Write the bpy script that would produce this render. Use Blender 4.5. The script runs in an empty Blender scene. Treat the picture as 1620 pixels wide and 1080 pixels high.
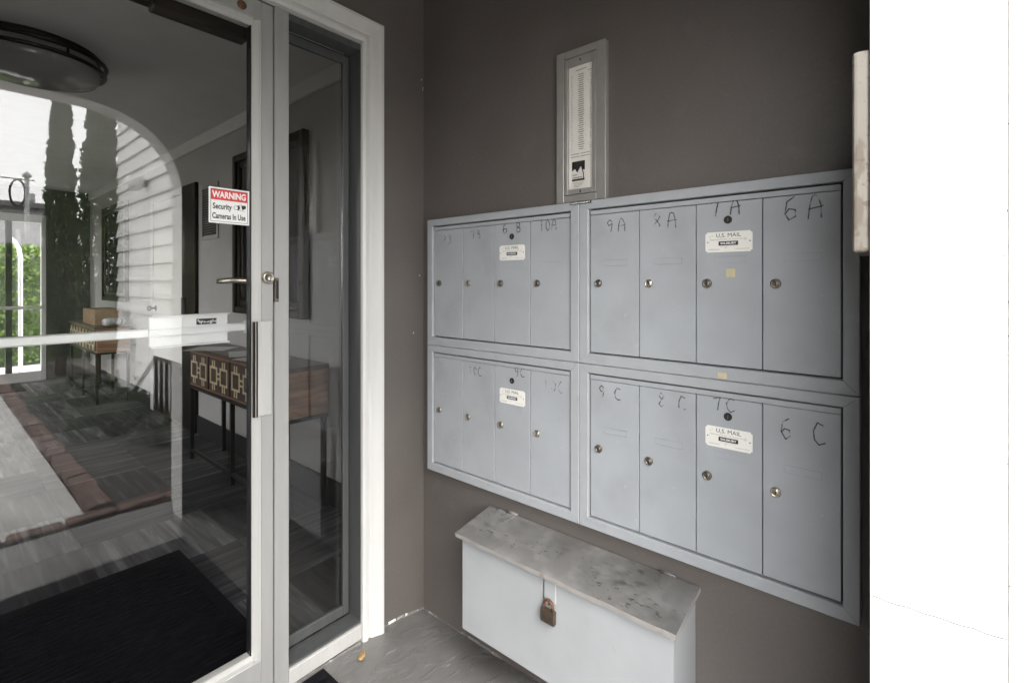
import bpy, bmesh, math, random
from mathutils import Vector, Matrix
random.seed(7)
S = bpy.context.scene
COL = S.collection
R = math.radians

# ------------------------------------------------------------------ camera, sky, sun, exposure
cam = bpy.data.objects.new('camera', bpy.data.cameras.new('camera'))
COL.objects.link(cam)
cam.location = (-1.241, -1.454, 1.27)
cam.rotation_euler = (R(90), 0, -math.atan2(.776, .631))
cam.data.sensor_width = 36
cam.data.lens = 762 / 1620 * 36
cam.data.shift_y = -93 / 1620
cam.data.clip_start = .02
cam.data.clip_end = 300
S.camera = cam

SUN_EL, SUN_AZ = R(46), R(205)          # high, veiled by cloud, facing the arch
W = bpy.data.worlds.new('World'); S.world = W; W.use_nodes = True
nt = W.node_tree
bg = nt.nodes['Background']
sky = nt.nodes.new('ShaderNodeTexSky'); sky.sky_type = 'NISHITA'; sky.sun_disc = False
sky.sun_elevation = SUN_EL; sky.sun_rotation = SUN_AZ; sky.dust_density = 3.0; sky.ozone_density = .6
tc = nt.nodes.new('ShaderNodeTexCoord')
cn = nt.nodes.new('ShaderNodeTexNoise'); cn.inputs['Scale'].default_value = 2.2; cn.inputs['Detail'].default_value = 6
cr = nt.nodes.new('ShaderNodeValToRGB')
cr.color_ramp.elements[0].position = .30; cr.color_ramp.elements[0].color = (.62, .62, .62, 1)
cr.color_ramp.elements[1].position = .62; cr.color_ramp.elements[1].color = (.96, .96, .96, 1)
mx = nt.nodes.new('ShaderNodeMix'); mx.data_type = 'RGBA'
mx.inputs['B'].default_value = (12.0, 11.9, 11.7, 1)                  # overcast cloud layer
nt.links.new(tc.outputs['Generated'], cn.inputs['Vector'])
nt.links.new(cn.outputs['Fac'], cr.inputs['Fac'])
nt.links.new(cr.outputs['Color'], mx.inputs['Factor'])
nt.links.new(sky.outputs['Color'], mx.inputs['A'])
nt.links.new(mx.outputs['Result'], bg.inputs['Color'])
bg.inputs['Strength'].default_value = .12

sun = bpy.data.objects.new('sun', bpy.data.lights.new('sun', 'SUN')); COL.objects.link(sun)
sun.data.energy = .5; sun.data.angle = R(30); sun.data.color = (1, .975, .94)
d = Vector((math.sin(SUN_AZ) * math.cos(SUN_EL), math.cos(SUN_AZ) * math.cos(SUN_EL), math.sin(SUN_EL)))
sun.rotation_euler = d.to_track_quat('Z', 'Y').to_euler(); sun.location = d * 30

vs = S.view_settings
vs.view_transform = 'Standard'; vs.look = 'None'; vs.gamma = 1; vs.exposure = 2.9
S.cycles.max_bounces = 12; S.cycles.diffuse_bounces = 6; S.cycles.glossy_bounces = 6; S.cycles.transparent_max_bounces = 24
S.cycles.sample_clamp_indirect = 12
S.cycles.use_denoising = True; S.cycles.use_adaptive_sampling = False
S.cycles.denoising_prefilter = 'ACCURATE'

# ------------------------------------------------------------------ materials
def mat(name, col, rough=.6, metal=0., var=.12, scale=6., bump=0., bscale=60., spec=.5, col2=None, lo=.35, hi=.65, stretch=None, rvar=0., coat=0., detail=6.):
    m = bpy.data.materials.new(name); m.use_nodes = True
    t = m.node_tree; b = t.nodes['Principled BSDF']
    b.inputs['Roughness'].default_value = rough; b.inputs['Metallic'].default_value = metal
    b.inputs['Specular IOR Level'].default_value = spec
    b.inputs['Coat Weight'].default_value = coat
    tc = t.nodes.new('ShaderNodeTexCoord'); src = tc.outputs['Object']
    if stretch:
        mp = t.nodes.new('ShaderNodeMapping'); mp.inputs['Scale'].default_value = stretch
        t.links.new(src, mp.inputs['Vector']); src = mp.outputs['Vector']
    n = t.nodes.new('ShaderNodeTexNoise'); n.inputs['Scale'].default_value = scale; n.inputs['Detail'].default_value = detail
    t.links.new(src, n.inputs['Vector'])
    r = t.nodes.new('ShaderNodeValToRGB')
    r.color_ramp.elements[0].position = lo; r.color_ramp.elements[1].position = hi
    c2 = col2 or tuple(min(1, c * (1 + var)) for c in col)
    c1 = col if col2 else tuple(c * (1 - var) for c in col)
    r.color_ramp.elements[0].color = (*c1, 1); r.color_ramp.elements[1].color = (*c2, 1)
    t.links.new(n.outputs['Fac'], r.inputs['Fac']); t.links.new(r.outputs['Color'], b.inputs['Base Color'])
    if rvar:
        mr = t.nodes.new('ShaderNodeMapRange'); mr.inputs['To Min'].default_value = max(.03, rough - rvar); mr.inputs['To Max'].default_value = min(1, rough + rvar)
        n3 = t.nodes.new('ShaderNodeTexNoise'); n3.inputs['Scale'].default_value = scale * 2.3; n3.inputs['Detail'].default_value = 5
        t.links.new(src, n3.inputs['Vector']); t.links.new(n3.outputs['Fac'], mr.inputs['Value']); t.links.new(mr.outputs['Result'], b.inputs['Roughness'])
    if bump:
        n2 = t.nodes.new('ShaderNodeTexNoise'); n2.inputs['Scale'].default_value = bscale; n2.inputs['Detail'].default_value = 5
        t.links.new(src, n2.inputs['Vector'])
        bp = t.nodes.new('ShaderNodeBump'); bp.inputs['Strength'].default_value = bump; bp.inputs['Distance'].default_value = .004
        t.links.new(n2.outputs['Fac'], bp.inputs['Height']); t.links.new(bp.outputs['Normal'], b.inputs['Normal'])
    m['t'] = 1
    return m

def overlay(m, col, scale, lo, hi, amount=1., stretch=None, seed=0., detail=8., mask=None):
    """dirt or wear with a shape of its own, mixed over the base colour"""
    t = m.node_tree; b = t.nodes['Principled BSDF']
    old = b.inputs['Base Color'].links[0].from_socket
    tc = t.nodes.new('ShaderNodeTexCoord'); mp = t.nodes.new('ShaderNodeMapping')
    mp.inputs['Scale'].default_value = stretch or (1, 1, 1); mp.inputs['Location'].default_value = (seed, seed * .7, seed * 1.3)
    n = t.nodes.new('ShaderNodeTexNoise'); n.inputs['Scale'].default_value = scale; n.inputs['Detail'].default_value = detail
    r = t.nodes.new('ShaderNodeMapRange'); r.inputs['From Min'].default_value = lo; r.inputs['From Max'].default_value = hi
    r.inputs['To Max'].default_value = amount; r.clamp = True
    x = t.nodes.new('ShaderNodeMix'); x.data_type = 'RGBA'; x.inputs['B'].default_value = (*col, 1)
    t.links.new(tc.outputs['Object'], mp.inputs['Vector']); t.links.new(mp.outputs['Vector'], n.inputs['Vector'])
    t.links.new(n.outputs['Fac'], r.inputs['Value']); fac = r.outputs['Result']
    if mask:                                                     # only inside coarser patches (scale, lo, hi)
        nm = t.nodes.new('ShaderNodeTexNoise'); nm.inputs['Scale'].default_value = mask[0]; nm.inputs['Detail'].default_value = 4
        rm = t.nodes.new('ShaderNodeMapRange'); rm.inputs['From Min'].default_value = mask[1]; rm.inputs['From Max'].default_value = mask[2]; rm.clamp = True
        mu = t.nodes.new('ShaderNodeMath'); mu.operation = 'MULTIPLY'
        t.links.new(mp.outputs['Vector'], nm.inputs['Vector']); t.links.new(nm.outputs['Fac'], rm.inputs['Value'])
        t.links.new(fac, mu.inputs[0]); t.links.new(rm.outputs['Result'], mu.inputs[1]); fac = mu.outputs[0]
    t.links.new(fac, x.inputs['Factor'])
    t.links.new(old, x.inputs['A']); t.links.new(x.outputs['Result'], b.inputs['Base Color'])
    return m

def glass(name, tint=(.955, .955, .955), f0=.055, scale=1.0):
    m = bpy.data.materials.new(name); m.use_nodes = True; t = m.node_tree
    t.nodes.remove(t.nodes['Principled BSDF']); out = t.nodes['Material Output']
    lw = t.nodes.new('ShaderNodeLayerWeight'); lw.inputs['Blend'].default_value = .5
    p = t.nodes.new('ShaderNodeMath'); p.operation = 'POWER'; p.inputs[1].default_value = 5
    mr = t.nodes.new('ShaderNodeMapRange'); mr.inputs['To Min'].default_value = f0; mr.inputs['To Max'].default_value = 1
    tr = t.nodes.new('ShaderNodeBsdfTransparent'); tr.inputs['Color'].default_value = (*tint, 1)
    gl = t.nodes.new('ShaderNodeBsdfGlossy'); gl.inputs['Roughness'].default_value = 0.0
    ms = t.nodes.new('ShaderNodeMixShader')
    t.links.new(lw.outputs['Facing'], p.inputs[0]); t.links.new(p.outputs[0], mr.inputs['Value'])
    t.links.new(mr.outputs['Result'], ms.inputs['Fac']); t.links.new(tr.outputs[0], ms.inputs[1]); t.links.new(gl.outputs[0], ms.inputs[2])
    t.links.new(ms.outputs[0], out.inputs['Surface'])
    return m

def marker(name, col, lo, hi):
    """worn felt marker: ink with gaps"""
    m = bpy.data.materials.new(name); m.use_nodes = True; t = m.node_tree
    b = t.nodes['Principled BSDF']; b.inputs['Base Color'].default_value = (*col, 1); b.inputs['Roughness'].default_value = .5
    out = t.nodes['Material Output']; tr = t.nodes.new('ShaderNodeBsdfTransparent'); ms = t.nodes.new('ShaderNodeMixShader')
    tc = t.nodes.new('ShaderNodeTexCoord'); n = t.nodes.new('ShaderNodeTexNoise'); n.inputs['Scale'].default_value = 60; n.inputs['Detail'].default_value = 5
    mr = t.nodes.new('ShaderNodeMapRange'); mr.inputs['From Min'].default_value = lo; mr.inputs['From Max'].default_value = hi; mr.clamp = True
    t.links.new(tc.outputs['Object'], n.inputs['Vector']); t.links.new(n.outputs['Fac'], mr.inputs['Value'])
    t.links.new(mr.outputs['Result'], ms.inputs['Fac']); t.links.new(tr.outputs[0], ms.inputs[1]); t.links.new(b.outputs[0], ms.inputs[2])
    t.links.new(ms.outputs[0], out.inputs['Surface'])
    return m

M = {}
M['brown'] = overlay(mat('brown_wall_paint', (.108, .096, .089), .45, var=.07, scale=3, bump=.35, bscale=70, spec=.5, rvar=.06), (.15, .138, .13), 9, .60, .74, .30, seed=3)
overlay(M['brown'], (.16, .147, .138), 130, .50, .72, .22, seed=6, detail=3)
overlay(M['brown'], (.075, .066, .06), 1.4, .50, .75, .35, seed=19)
M['brown_flat'] = mat('brown_inner_paint', (.10, .088, .081), .6, var=.06, scale=3, bump=.2, bscale=90)
M['white'] = overlay(overlay(mat('white_masonry_paint', (.78, .775, .76), .55, var=.02, scale=4, bump=.15, bscale=35), (.42, .38, .34), 26, .70, .76, .5, seed=5), (.6, .57, .52), 7, .62, .75, .3, stretch=(1, 1, .35), seed=2)
M['trim'] = overlay(mat('white_trim_paint', (.52, .515, .505), .38, var=.03, scale=8, bump=.06, bscale=40, stretch=(3, 3, .5)), (.4, .35, .3), 40, .70, .76, .5, seed=8)
M['alu'] = overlay(mat('aluminium', (.41, .406, .40), .42, .4, var=.035, scale=9, stretch=(4, 4, .5), rvar=.06), (.40, .39, .37), 22, .64, .74, .35, seed=4)
M['alu_light'] = mat('aluminium_stop', (.54, .535, .52), .35, .3, var=.03, scale=14, stretch=(6, 6, .6))
M['alu_grey'] = mat('grey_aluminium', (.085, .089, .089), .45, .3, var=.08, scale=10, stretch=(4, 4, .5))
M['black'] = mat('black_gasket', (.012, .012, .013), .55)
M['dark'] = mat('dark_recess', (.02, .018, .017), .8)
M['mailbox'] = overlay(overlay(mat('grey_mailbox_enamel', (.335, .352, .375), .36, .0, var=.05, scale=7, bump=.35, bscale=4.5, rvar=.10), (.22, .225, .235), 5, .58, .75, .35, seed=11), (.5, .5, .5), 55, .70, .75, .5, seed=6)
M['mailframe'] = overlay(mat('grey_frame_enamel', (.335, .35, .37), .42, .0, var=.025, scale=30, bump=.04, bscale=160), (.24, .245, .25), 9, .62, .75, .4, seed=2)
M['brass'] = mat('worn_nickel', (.50, .46, .38), .30, .9, var=.25, scale=90, bump=.1, bscale=120)
M['brass_dark'] = mat('aged_lock_metal', (.20, .18, .15), .4, .8, var=.25, scale=90)
M['plate'] = overlay(mat('plate_white', (.74, .73, .69), .4, var=.03), (.45, .42, .37), 90, .62, .72, .6)
M['ink'] = mat('print_black', (.02, .02, .02), .55)
M['inkgrey'] = mat('print_grey', (.34, .33, .31), .6)
M['inkfaint'] = mat('print_faint', (.50, .48, .45), .6)
M['paper'] = mat('paper', (.88, .85, .80), .7, var=.03)
M['mark'] = marker('marker_ink', (.035, .035, .04), .31, .54)
M['mark_faint'] = marker('marker_ink_worn', (.09, .09, .10), .44, .66)
M['tape'] = mat('yellowed_tape', (.50, .44, .28), .5, var=.1, scale=60)
M['dirframe'] = mat('directory_aluminium', (.30, .29, .275), .42, .35, var=.06, scale=20, bump=.04, bscale=200)
M['chest'] = overlay(overlay(mat('chest_paint', (.335, .346, .358), .55, var=.04, scale=7, bump=.12, bscale=30), (.25, .235, .22), 30, .69, .75, .6, seed=1), (.28, .275, .265), 4, .55, .75, .5, seed=15)
M['lid'] = mat('lid_paint', (.128, .125, .120), .5, var=.16, scale=7, bump=.12, bscale=30)
overlay(M['lid'], (.235, .232, .228), 6, .45, .70, .8, seed=9, detail=10)
overlay(M['lid'], (.27, .268, .263), 16, .52, .72, .4, seed=17, stretch=(1.3, .9, 1), detail=12)
overlay(M['lid'], (.05, .047, .044), 34, .48, .64, .9, seed=4, stretch=(1.2, .8, 1), detail=10, mask=(7, .49, .62))
overlay(M['lid'], (.03, .027, .025), 60, .60, .66, .9, seed=31, stretch=(1.8, .7, 1), detail=5, mask=(6, .52, .60))
overlay(M['lid'], (.07, .066, .06), 9, .60, .74, .5, seed=23, stretch=(1, 1, 1), detail=12)
M['edge'] = overlay(mat('lid_edge', (.30, .285, .27), .6, var=.1, scale=20), (.20, .165, .14), 30, .62, .72, .6)
M['beadgrey'] = mat('dirty_caulk', (.165, .158, .15), .7, var=.2, scale=60)
M['jambline'] = mat('jamb_grime', (.10, .097, .094), .8, var=.3, scale=80)
M['rust'] = mat('rusty_steel', (.16, .085, .05), .6, .6, var=.3, scale=120, bump=.3, bscale=150)
M['padlock'] = mat('padlock_bronze', (.13, .10, .075), .45, .7, var=.2, scale=70, bump=.1, bscale=200)
M['board'] = overlay(overlay(mat('board_cream', (.18, .165, .142), .6, var=.10, scale=8, bump=.2, bscale=40), (.095, .075, .055), 22, .54, .62, .7, stretch=(2, 2, .8), seed=12), (.09, .06, .04), 60, .60, .66, .7, seed=2)
M['floor'] = mat('painted_concrete', (.150, .147, .143), .33, var=.12, scale=4, rvar=.1)
M['mat'] = mat('black_rubber', (.006, .006, .008), .9, spec=.12, var=.3, scale=30)
M['leaf'] = mat('dry_leaf', (.42, .27, .12), .6, var=.3, scale=60)
M['glass'] = glass('window_glass')
M['glass_dark'] = glass('sidelight_glass', (.85, .85, .85), .065)
M['lobbywall'] = mat('lobby_wall_paint', (.45, .442, .428), .6, var=.03, bump=.1, bscale=90)
M['lobbyceil'] = mat('lobby_ceiling_paint', (.70, .70, .695), .7, var=.03)
M['porchceil'] = mat('porch_ceiling_paint', (.30, .29, .28), .7, var=.03)
M['endwall'] = mat('dark_end_wall_paint', (.06, .058, .055), .6, var=.04)
M['base'] = mat('black_baseboard', (.02, .02, .022), .5)
M['bronze'] = mat('dark_bronze', (.035, .028, .022), .35, .7)
M['diffuser'] = mat('frosted_bowl', (.30, .30, .30), .12, var=.03)
M['wood'] = mat('brown_wood', (.34, .19, .105), .42, var=.28, scale=5, stretch=(1, 1, 9), bump=.05)
M['woodtop'] = mat('dark_wood', (.085, .055, .04), .3, var=.3, scale=4, stretch=(9, 1.2, 9), bump=.05)
M['gold'] = mat('brushed_gold', (.85, .74, .52), .3, .2, var=.1)
M['iron'] = mat('black_iron', (.014, .013, .013), .45, .3)
M['picture'] = mat('dark_picture', (.03, .028, .027), .14, var=.6, scale=3)
M['doorwhite'] = mat('lobby_door_paint', (.62, .62, .59), .28, var=.02)
M['cardboard'] = mat('cardboard', (.36, .25, .155), .75, var=.1, scale=12)
M['parcel'] = mat('parcel_wrap', (.66, .66, .66), .4, var=.05)
M['blue'] = mat('blue_tape', (.04, .10, .30), .4)
M['siding'] = mat('siding_paint', (.70, .70, .69), .5, var=.03, scale=3, bump=.05, bscale=40)
M['concrete'] = mat('path_concrete', (.52, .515, .50), .8, var=.14, scale=3, bump=.3, bscale=50)
M['soil'] = mat('bed_soil', (.028, .025, .019), .95, var=.5, scale=25, bump=.8, bscale=60)
M['ground'] = mat('ground_earth', (.14, .13, .11), .95, var=.3, scale=1.5, bump=.5, bscale=20)
M['brick'] = mat('garden_brick', (.115, .070, .054), .9, var=.45, scale=14, bump=.6, bscale=60)
M['leafdark'] = mat('cypress_green', (.045, .070, .032), .7, col2=(.10, .145, .065), scale=4)
M['shrub'] = mat('shrub_green', (.05, .065, .035), .7, col2=(.12, .135, .085), scale=9)
M['leafmid'] = mat('hedge_green', (.055, .105, .02), .6, col2=(.15, .22, .05), scale=5)
M['trunk'] = mat('bark', (.08, .06, .045), .9, var=.3, scale=20, bump=.6, bscale=60, stretch=(3, 3, .6))
M['farwall'] = mat('far_wall_paint', (.46, .46, .46), .7, var=.04)
M['roof'] = mat('grey_roof', (.20, .20, .20), .7, var=.1)
M['greystucco'] = mat('grey_stucco', (.06, .06, .062), .85, var=.1, scale=4)
M['galv'] = mat('galvanised_steel', (.42, .43, .43), .5, .5, var=.1)
M['red'] = mat('sign_red', (.62, .045, .05), .45, var=.02)
M['signwhite'] = mat('sign_white', (.80, .80, .79), .4, var=.01)
M['push'] = mat('push_bar_aluminium', (.74, .75, .75), .35, .15, var=.04, scale=14)

def carpet(name, vert, base):
    m = mat(name, base, .95, var=.1, scale=10, bump=.5, bscale=250)
    st = (1.8, 30, 1) if vert else (30, 1.8, 1)
    overlay(m, tuple(c * 2.8 for c in base), 1.0, .50, .66, .75, stretch=st, seed=random.random() * 9, detail=3)
    overlay(m, tuple(c * .35 for c in base), 1.3, .50, .64, .75, stretch=st, seed=random.random() * 9, detail=3)
    return m
CARPETS = [carpet('carpet_' + n, v, b) for n, v, b in (('charcoal', 0, (.026, .027, .030)), ('slate', 1, (.045, .047, .050)), ('ash', 0, (.085, .087, .09)), ('graphite', 1, (.022, .023, .026)))]

def floor_bump(m):
    """trowel marks in the painted slab"""
    t = m.node_tree; b = t.nodes['Principled BSDF']
    tc = t.nodes.new('ShaderNodeTexCoord'); mp = t.nodes.new('ShaderNodeMapping')
    mp.inputs['Rotation'].default_value = (0, 0, R(-35)); mp.inputs['Scale'].default_value = (7, 15, 1)
    n = t.nodes.new('ShaderNodeTexNoise'); n.inputs['Scale'].default_value = 1.6; n.inputs['Detail'].default_value = 4; n.inputs['Distortion'].default_value = 1.2
    r = t.nodes.new('ShaderNodeValToRGB'); r.color_ramp.elements[0].position = .52; r.color_ramp.elements[1].position = .66
    n2 = t.nodes.new('ShaderNodeTexNoise'); n2.inputs['Scale'].default_value = 7; n2.inputs['Detail'].default_value = 5
    ad = t.nodes.new('ShaderNodeMath'); ad.operation = 'ADD'
    bp = t.nodes.new('ShaderNodeBump'); bp.inputs['Strength'].default_value = .28; bp.inputs['Distance'].default_value = .006
    t.links.new(tc.outputs['Object'], mp.inputs['Vector']); t.links.new(mp.outputs['Vector'], n.inputs['Vector']); t.links.new(n.outputs['Fac'], r.inputs['Fac'])
    t.links.new(tc.outputs['Object'], n2.inputs['Vector'])
    t.links.new(r.outputs['Color'], ad.inputs[0]); t.links.new(n2.outputs['Fac'], ad.inputs[1])
    t.links.new(ad.outputs[0], bp.inputs['Height']); t.links.new(bp.outputs['Normal'], b.inputs['Normal'])
floor_bump(M['floor'])
overlay(M['floor'], (.24, .232, .22), 5, .56, .74, .4, stretch=(1.4, 2.2, 1), seed=3)
overlay(M['floor'], (.085, .075, .068), 4, .52, .72, .6, seed=7)
overlay(M['floor'], (.33, .325, .315), 7, .63, .69, .6, stretch=(2, 6, 1), seed=13, detail=6, mask=(5, .45, .6))

# ------------------------------------------------------------------ mesh builder
class MB:
    def __init__(s): s.v, s.f, s.mi, s.sm, s.mats = [], [], [], [], []
    def slot(s, m):
        if m not in s.mats: s.mats.append(m)
        return s.mats.index(m)
    def add(s, vs, fs, m, smooth=False):
        o = len(s.v); k = s.slot(m); s.v += [tuple(p) for p in vs]
        for f in fs: s.f.append(tuple(i + o for i in f)); s.mi.append(k); s.sm.append(smooth)
        return s
    def bm(s, b, m, smooth=False, mtx=None):
        b.verts.index_update()
        s.add([(mtx @ v.co if mtx else v.co) for v in b.verts], [[v.index for v in f.verts] for f in b.faces], m, smooth); b.free(); return s
    def box(s, x0, x1, y0, y1, z0, z1, m, bev=0., seg=1, mtx=None):
        b = bmesh.new(); bmesh.ops.create_cube(b, size=1)
        for v in b.verts: v.co = ((x0 + x1) / 2 + v.co.x * abs(x1 - x0), (y0 + y1) / 2 + v.co.y * abs(y1 - y0), (z0 + z1) / 2 + v.co.z * abs(z1 - z0))
        if bev: bmesh.ops.bevel(b, geom=b.edges[:], offset=bev, segments=seg, affect='EDGES', profile=.6)
        return s.bm(b, m, False, mtx)
    def prism(s, pts, a0, a1, axis, m):
        """polygon pts in the two axes other than `axis`, extruded from a0 to a1"""
        def P(p, a): q = list(p); q.insert(axis, a); return q
        n = len(pts)
        vs = [P(p, a0) for p in pts] + [P(p, a1) for p in pts]
        fs = [[i, (i + 1) % n, n + (i + 1) % n, n + i] for i in range(n)] + [list(range(n))[::-1], list(range(n, 2 * n))]
        return s.add(vs, fs, m)
    def lathe(s, prof, c, axis, m, n=20, smooth=True):
        """prof: (radius, along) rows round `axis` through c"""
        vs = []; A = axis; U, V = (A + 1) % 3, (A + 2) % 3
        for r, h in prof:
            for k in range(n):
                a = 2 * math.pi * k / n; p = [0, 0, 0]; p[A] = c[A] + h; p[U] = c[U] + r * math.cos(a); p[V] = c[V] + r * math.sin(a); vs.append(p)
        fs = [[i * n + k, i * n + (k + 1) % n, (i + 1) * n + (k + 1) % n, (i + 1) * n + k] for i in range(len(prof) - 1) for k in range(n)]
        fs += [list(range(n))[::-1], [(len(prof) - 1) * n + k for k in range(n)]]
        return s.add(vs, fs, m, smooth)
    def tube(s, pts, rad, m, n=8, closed=False):
        pts = [Vector(p) for p in pts]; L = len(pts); vs = []
        for i, p in enumerate(pts):
            a = pts[i - 1] if (i > 0 or closed) else p; b = pts[(i + 1) % L] if (i < L - 1 or closed) else p
            t = (b - a).normalized(); up = Vector((0, 0, 1)) if abs(t.z) < .9 else Vector((1, 0, 0))
            u = t.cross(up).normalized(); w = t.cross(u); r = rad[i] if isinstance(rad, (list, tuple)) else rad
            for k in range(n):
                an = 2 * math.pi * k / n; vs.append(p + (u * math.cos(an) + w * math.sin(an)) * r)
        fs = [[i * n + k, i * n + (k + 1) % n, ((i + 1) % L) * n + (k + 1) % n, ((i + 1) % L) * n + k] for i in range(L if closed else L - 1) for k in range(n)]
        if not closed: fs += [list(range(n))[::-1], [(L - 1) * n + k for k in range(n)]]
        return s.add(vs, fs, m, True)
    def ribbon(s, pts, w, to3, m):
        """flat stroke of width w along 2-D pts; to3 maps (u, v) to space"""
        for a, b in zip(pts[:-1], pts[1:]):
            dx, dy = b[0] - a[0], b[1] - a[1]; L = math.hypot(dx, dy) or 1; nx, ny = -dy / L * w / 2, dx / L * w / 2; ex, ey = dx / L * w * .3, dy / L * w * .3
            s.add([to3(a[0] - ex + nx, a[1] - ey + ny), to3(a[0] - ex - nx, a[1] - ey - ny), to3(b[0] + ex - nx, b[1] + ey - ny), to3(b[0] + ex + nx, b[1] + ey + ny)], [(0, 1, 2, 3)], m)
        return s
    def text(s, txt, size, to3, m, cx=0, cy=0, w=None, bold=0., align='CENTER'):
        cu = bpy.data.curves.new('t', 'FONT'); cu.body = txt; cu.size = size; cu.align_x = align; cu.align_y = 'CENTER'; cu.offset = bold; cu.resolution_u = 3
        o = bpy.data.objects.new('t', cu); COL.objects.link(o)
        dg = bpy.context.evaluated_depsgraph_get(); me = bpy.data.meshes.new_from_object(o.evaluated_get(dg))
        xs = [v.co.x for v in me.vertices]; k = (w / (max(xs) - min(xs))) if w and xs else 1
        s.add([to3(cx + v.co.x * k, cy + v.co.y) for v in me.vertices], [list(p.vertices) for p in me.polygons], m)
        bpy.data.objects.remove(o); bpy.data.curves.remove(cu); bpy.data.meshes.remove(me)
        return s

ORG = {}
def org(o): return ORG.get(o.name, Vector((0, 0, 0))) if o else Vector((0, 0, 0))
def link(o, parent=None, origin=None):
    COL.objects.link(o)
    if parent: o.parent = parent; ORG[o.name] = org(parent)
    return o
def obj(name, b, parent=None, origin=None, label=None):
    """b in world coordinates -> one mesh object"""
    base = org(parent) if parent else Vector(origin or (0, 0, 0))
    me = bpy.data.meshes.new(name)
    me.from_pydata([tuple(Vector(p) - base) for p in b.v], [], b.f)
    for m in b.mats: me.materials.append(m)
    me.polygons.foreach_set('material_index', b.mi); me.polygons.foreach_set('use_smooth', b.sm)
    me.update()
    bmx = bmesh.new(); bmx.from_mesh(me)
    if len(bmx.faces) < 6000: bmesh.ops.recalc_face_normals(bmx, faces=bmx.faces)
    bmx.to_mesh(me); bmx.free()
    o = bpy.data.objects.new(name, me)
    link(o, parent)
    if not parent: o.location = base; ORG[o.name] = base
    if label: o['label'] = label
    return o
def tag(o, label, cat, group=None, kind=None):
    o['label'] = label; o['category'] = cat
    if group: o['group'] = group
    if kind: o['kind'] = kind
    return o
def thing(name, label, cat, loc=(0, 0, 0), group=None):
    o = bpy.data.objects.new(name, None); o.empty_display_size = .1; COL.objects.link(o); o.location = loc; ORG[o.name] = Vector(loc)
    return tag(o, label, cat, group)
def struct(name, b, label=None, parent=None):
    o = obj(name, b, parent)
    if not parent: o['kind'] = 'structure'
    if label: o['label'] = label
    return o
def inst(name, mesh, loc, parent):
    """share mesh data: loc in world"""
    o = bpy.data.objects.new(name, mesh); COL.objects.link(o); o.parent = parent; o.location = Vector(loc) - org(parent); ORG[o.name] = Vector(loc); return o

# ------------------------------------------------------------------ porch shell
H = 2.62
YB, YF = -1.417, -1.557                                       # inner and outer face of the arch wall
XA = -.384                                                    # right jamb of the arch
def fz(x, y): return .052 * (1 - math.exp(min(x, 0) / .22))   # the old slab is a little higher by the door

b = MB(); nx, ny = 56, 40
vs = []; X0, X1, Y0, Y1 = -2.25, .0, -1.72, .0
for j in range(ny + 1):
    for i in range(nx + 1):
        x = X0 + (X1 - X0) * i / nx; y = Y0 + (Y1 - Y0) * j / ny; vs.append((x, y, fz(x, y) + random.uniform(-.0006, .0006)))
b.add(vs, [(j * (nx + 1) + i, j * (nx + 1) + i + 1, (j + 1) * (nx + 1) + i + 1, (j + 1) * (nx + 1) + i) for j in range(ny) for i in range(nx)], M['floor'], True)
b.box(-2.25, 0, -1.72, .0, -.3, -.02, M['floor'])
struct('porch_floor', b)

b = MB(); b.box(0, .15, YB, 0, -.2, H, M['brown']); mail_wall = struct('mailbox_wall', b)
b = MB()
b.box(-.235, .15, 0, .10, -.2, H, M['brown']); b.box(-2.6, -1.645, 0, .10, -.2, H, M['brown']); b.box(-1.645, -.235, 0, .10, 2.15, H, M['brown'])
door_wall = struct('door_wall', b)
b = MB(); b.box(-2.40, -2.25, YB, 0, -.2, H, M['brown']); struct('side_wall', b)
b = MB(); b.box(-2.6, .30, -1.75, .0, H, H + .2, M['porchceil']); struct('porch_ceiling', b)

# arch wall: white outside and on the reveal, brown on the porch side
def arch_pts():
    p = [(XA, 0.0), (XA, 1.70)]
    for k in range(1, 17):
        a = math.pi / 2 * k / 16; e = 2 / 2.25
        p.append((XA - .42 + .42 * math.cos(a) ** e, 1.70 + .407 * math.sin(a) ** e))
    q = [(2 * (-1.157) - x, z) for x, z in p[::-1]]
    return p + q
ap = arch_pts(); b = MB()
out = [(.30, 0.0), (.30, 1.7)] + [(.30, H)] * 1
n = len(ap)
def ring(y): return [(x, y, z) for x, z in ap]
outer = []
for x, z in ap:                                               # outer rectangle point for every arch point
    if z <= 1.70: outer.append((.30 if x > -1.157 else -2.6, z))
    else:
        t = (x - ap[1][0]) / (ap[-2][0] - ap[1][0]); outer.append((.30 + (-2.6 - .30) * t, H))
outer[0] = (.30, -.2); outer[-1] = (-2.6, -.2); outer[1] = (.30, 1.7); outer[-2] = (-2.6, 1.7)
apz = [(x, (-.2 if z == 0 else z)) for x, z in ap]
vb = [(x, YB, z) for x, z in apz] + [(x, YB, z) for x, z in outer]
vf = [(x, YF, z) for x, z in apz] + [(x, YF, z) for x, z in outer]
face = [(i, i + 1, n + i + 1, n + i) for i in range(n - 1)]
b.add(vb, face, M['brown_flat']); b.add(vf, face, M['white'])
b.add([(x, YB, z) for x, z in apz] + [(x, YF, z) for x, z in apz], [(i, i + 1, n + i + 1, n + i) for i in range(n - 1)], M['white'])
b.box(.3, .301, YF, YB, -.2, H, M['white']); b.box(-2.601, -2.6, YF, YB, -.2, H, M['white'])
arch_wall = struct('arch_wall', b)
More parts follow.
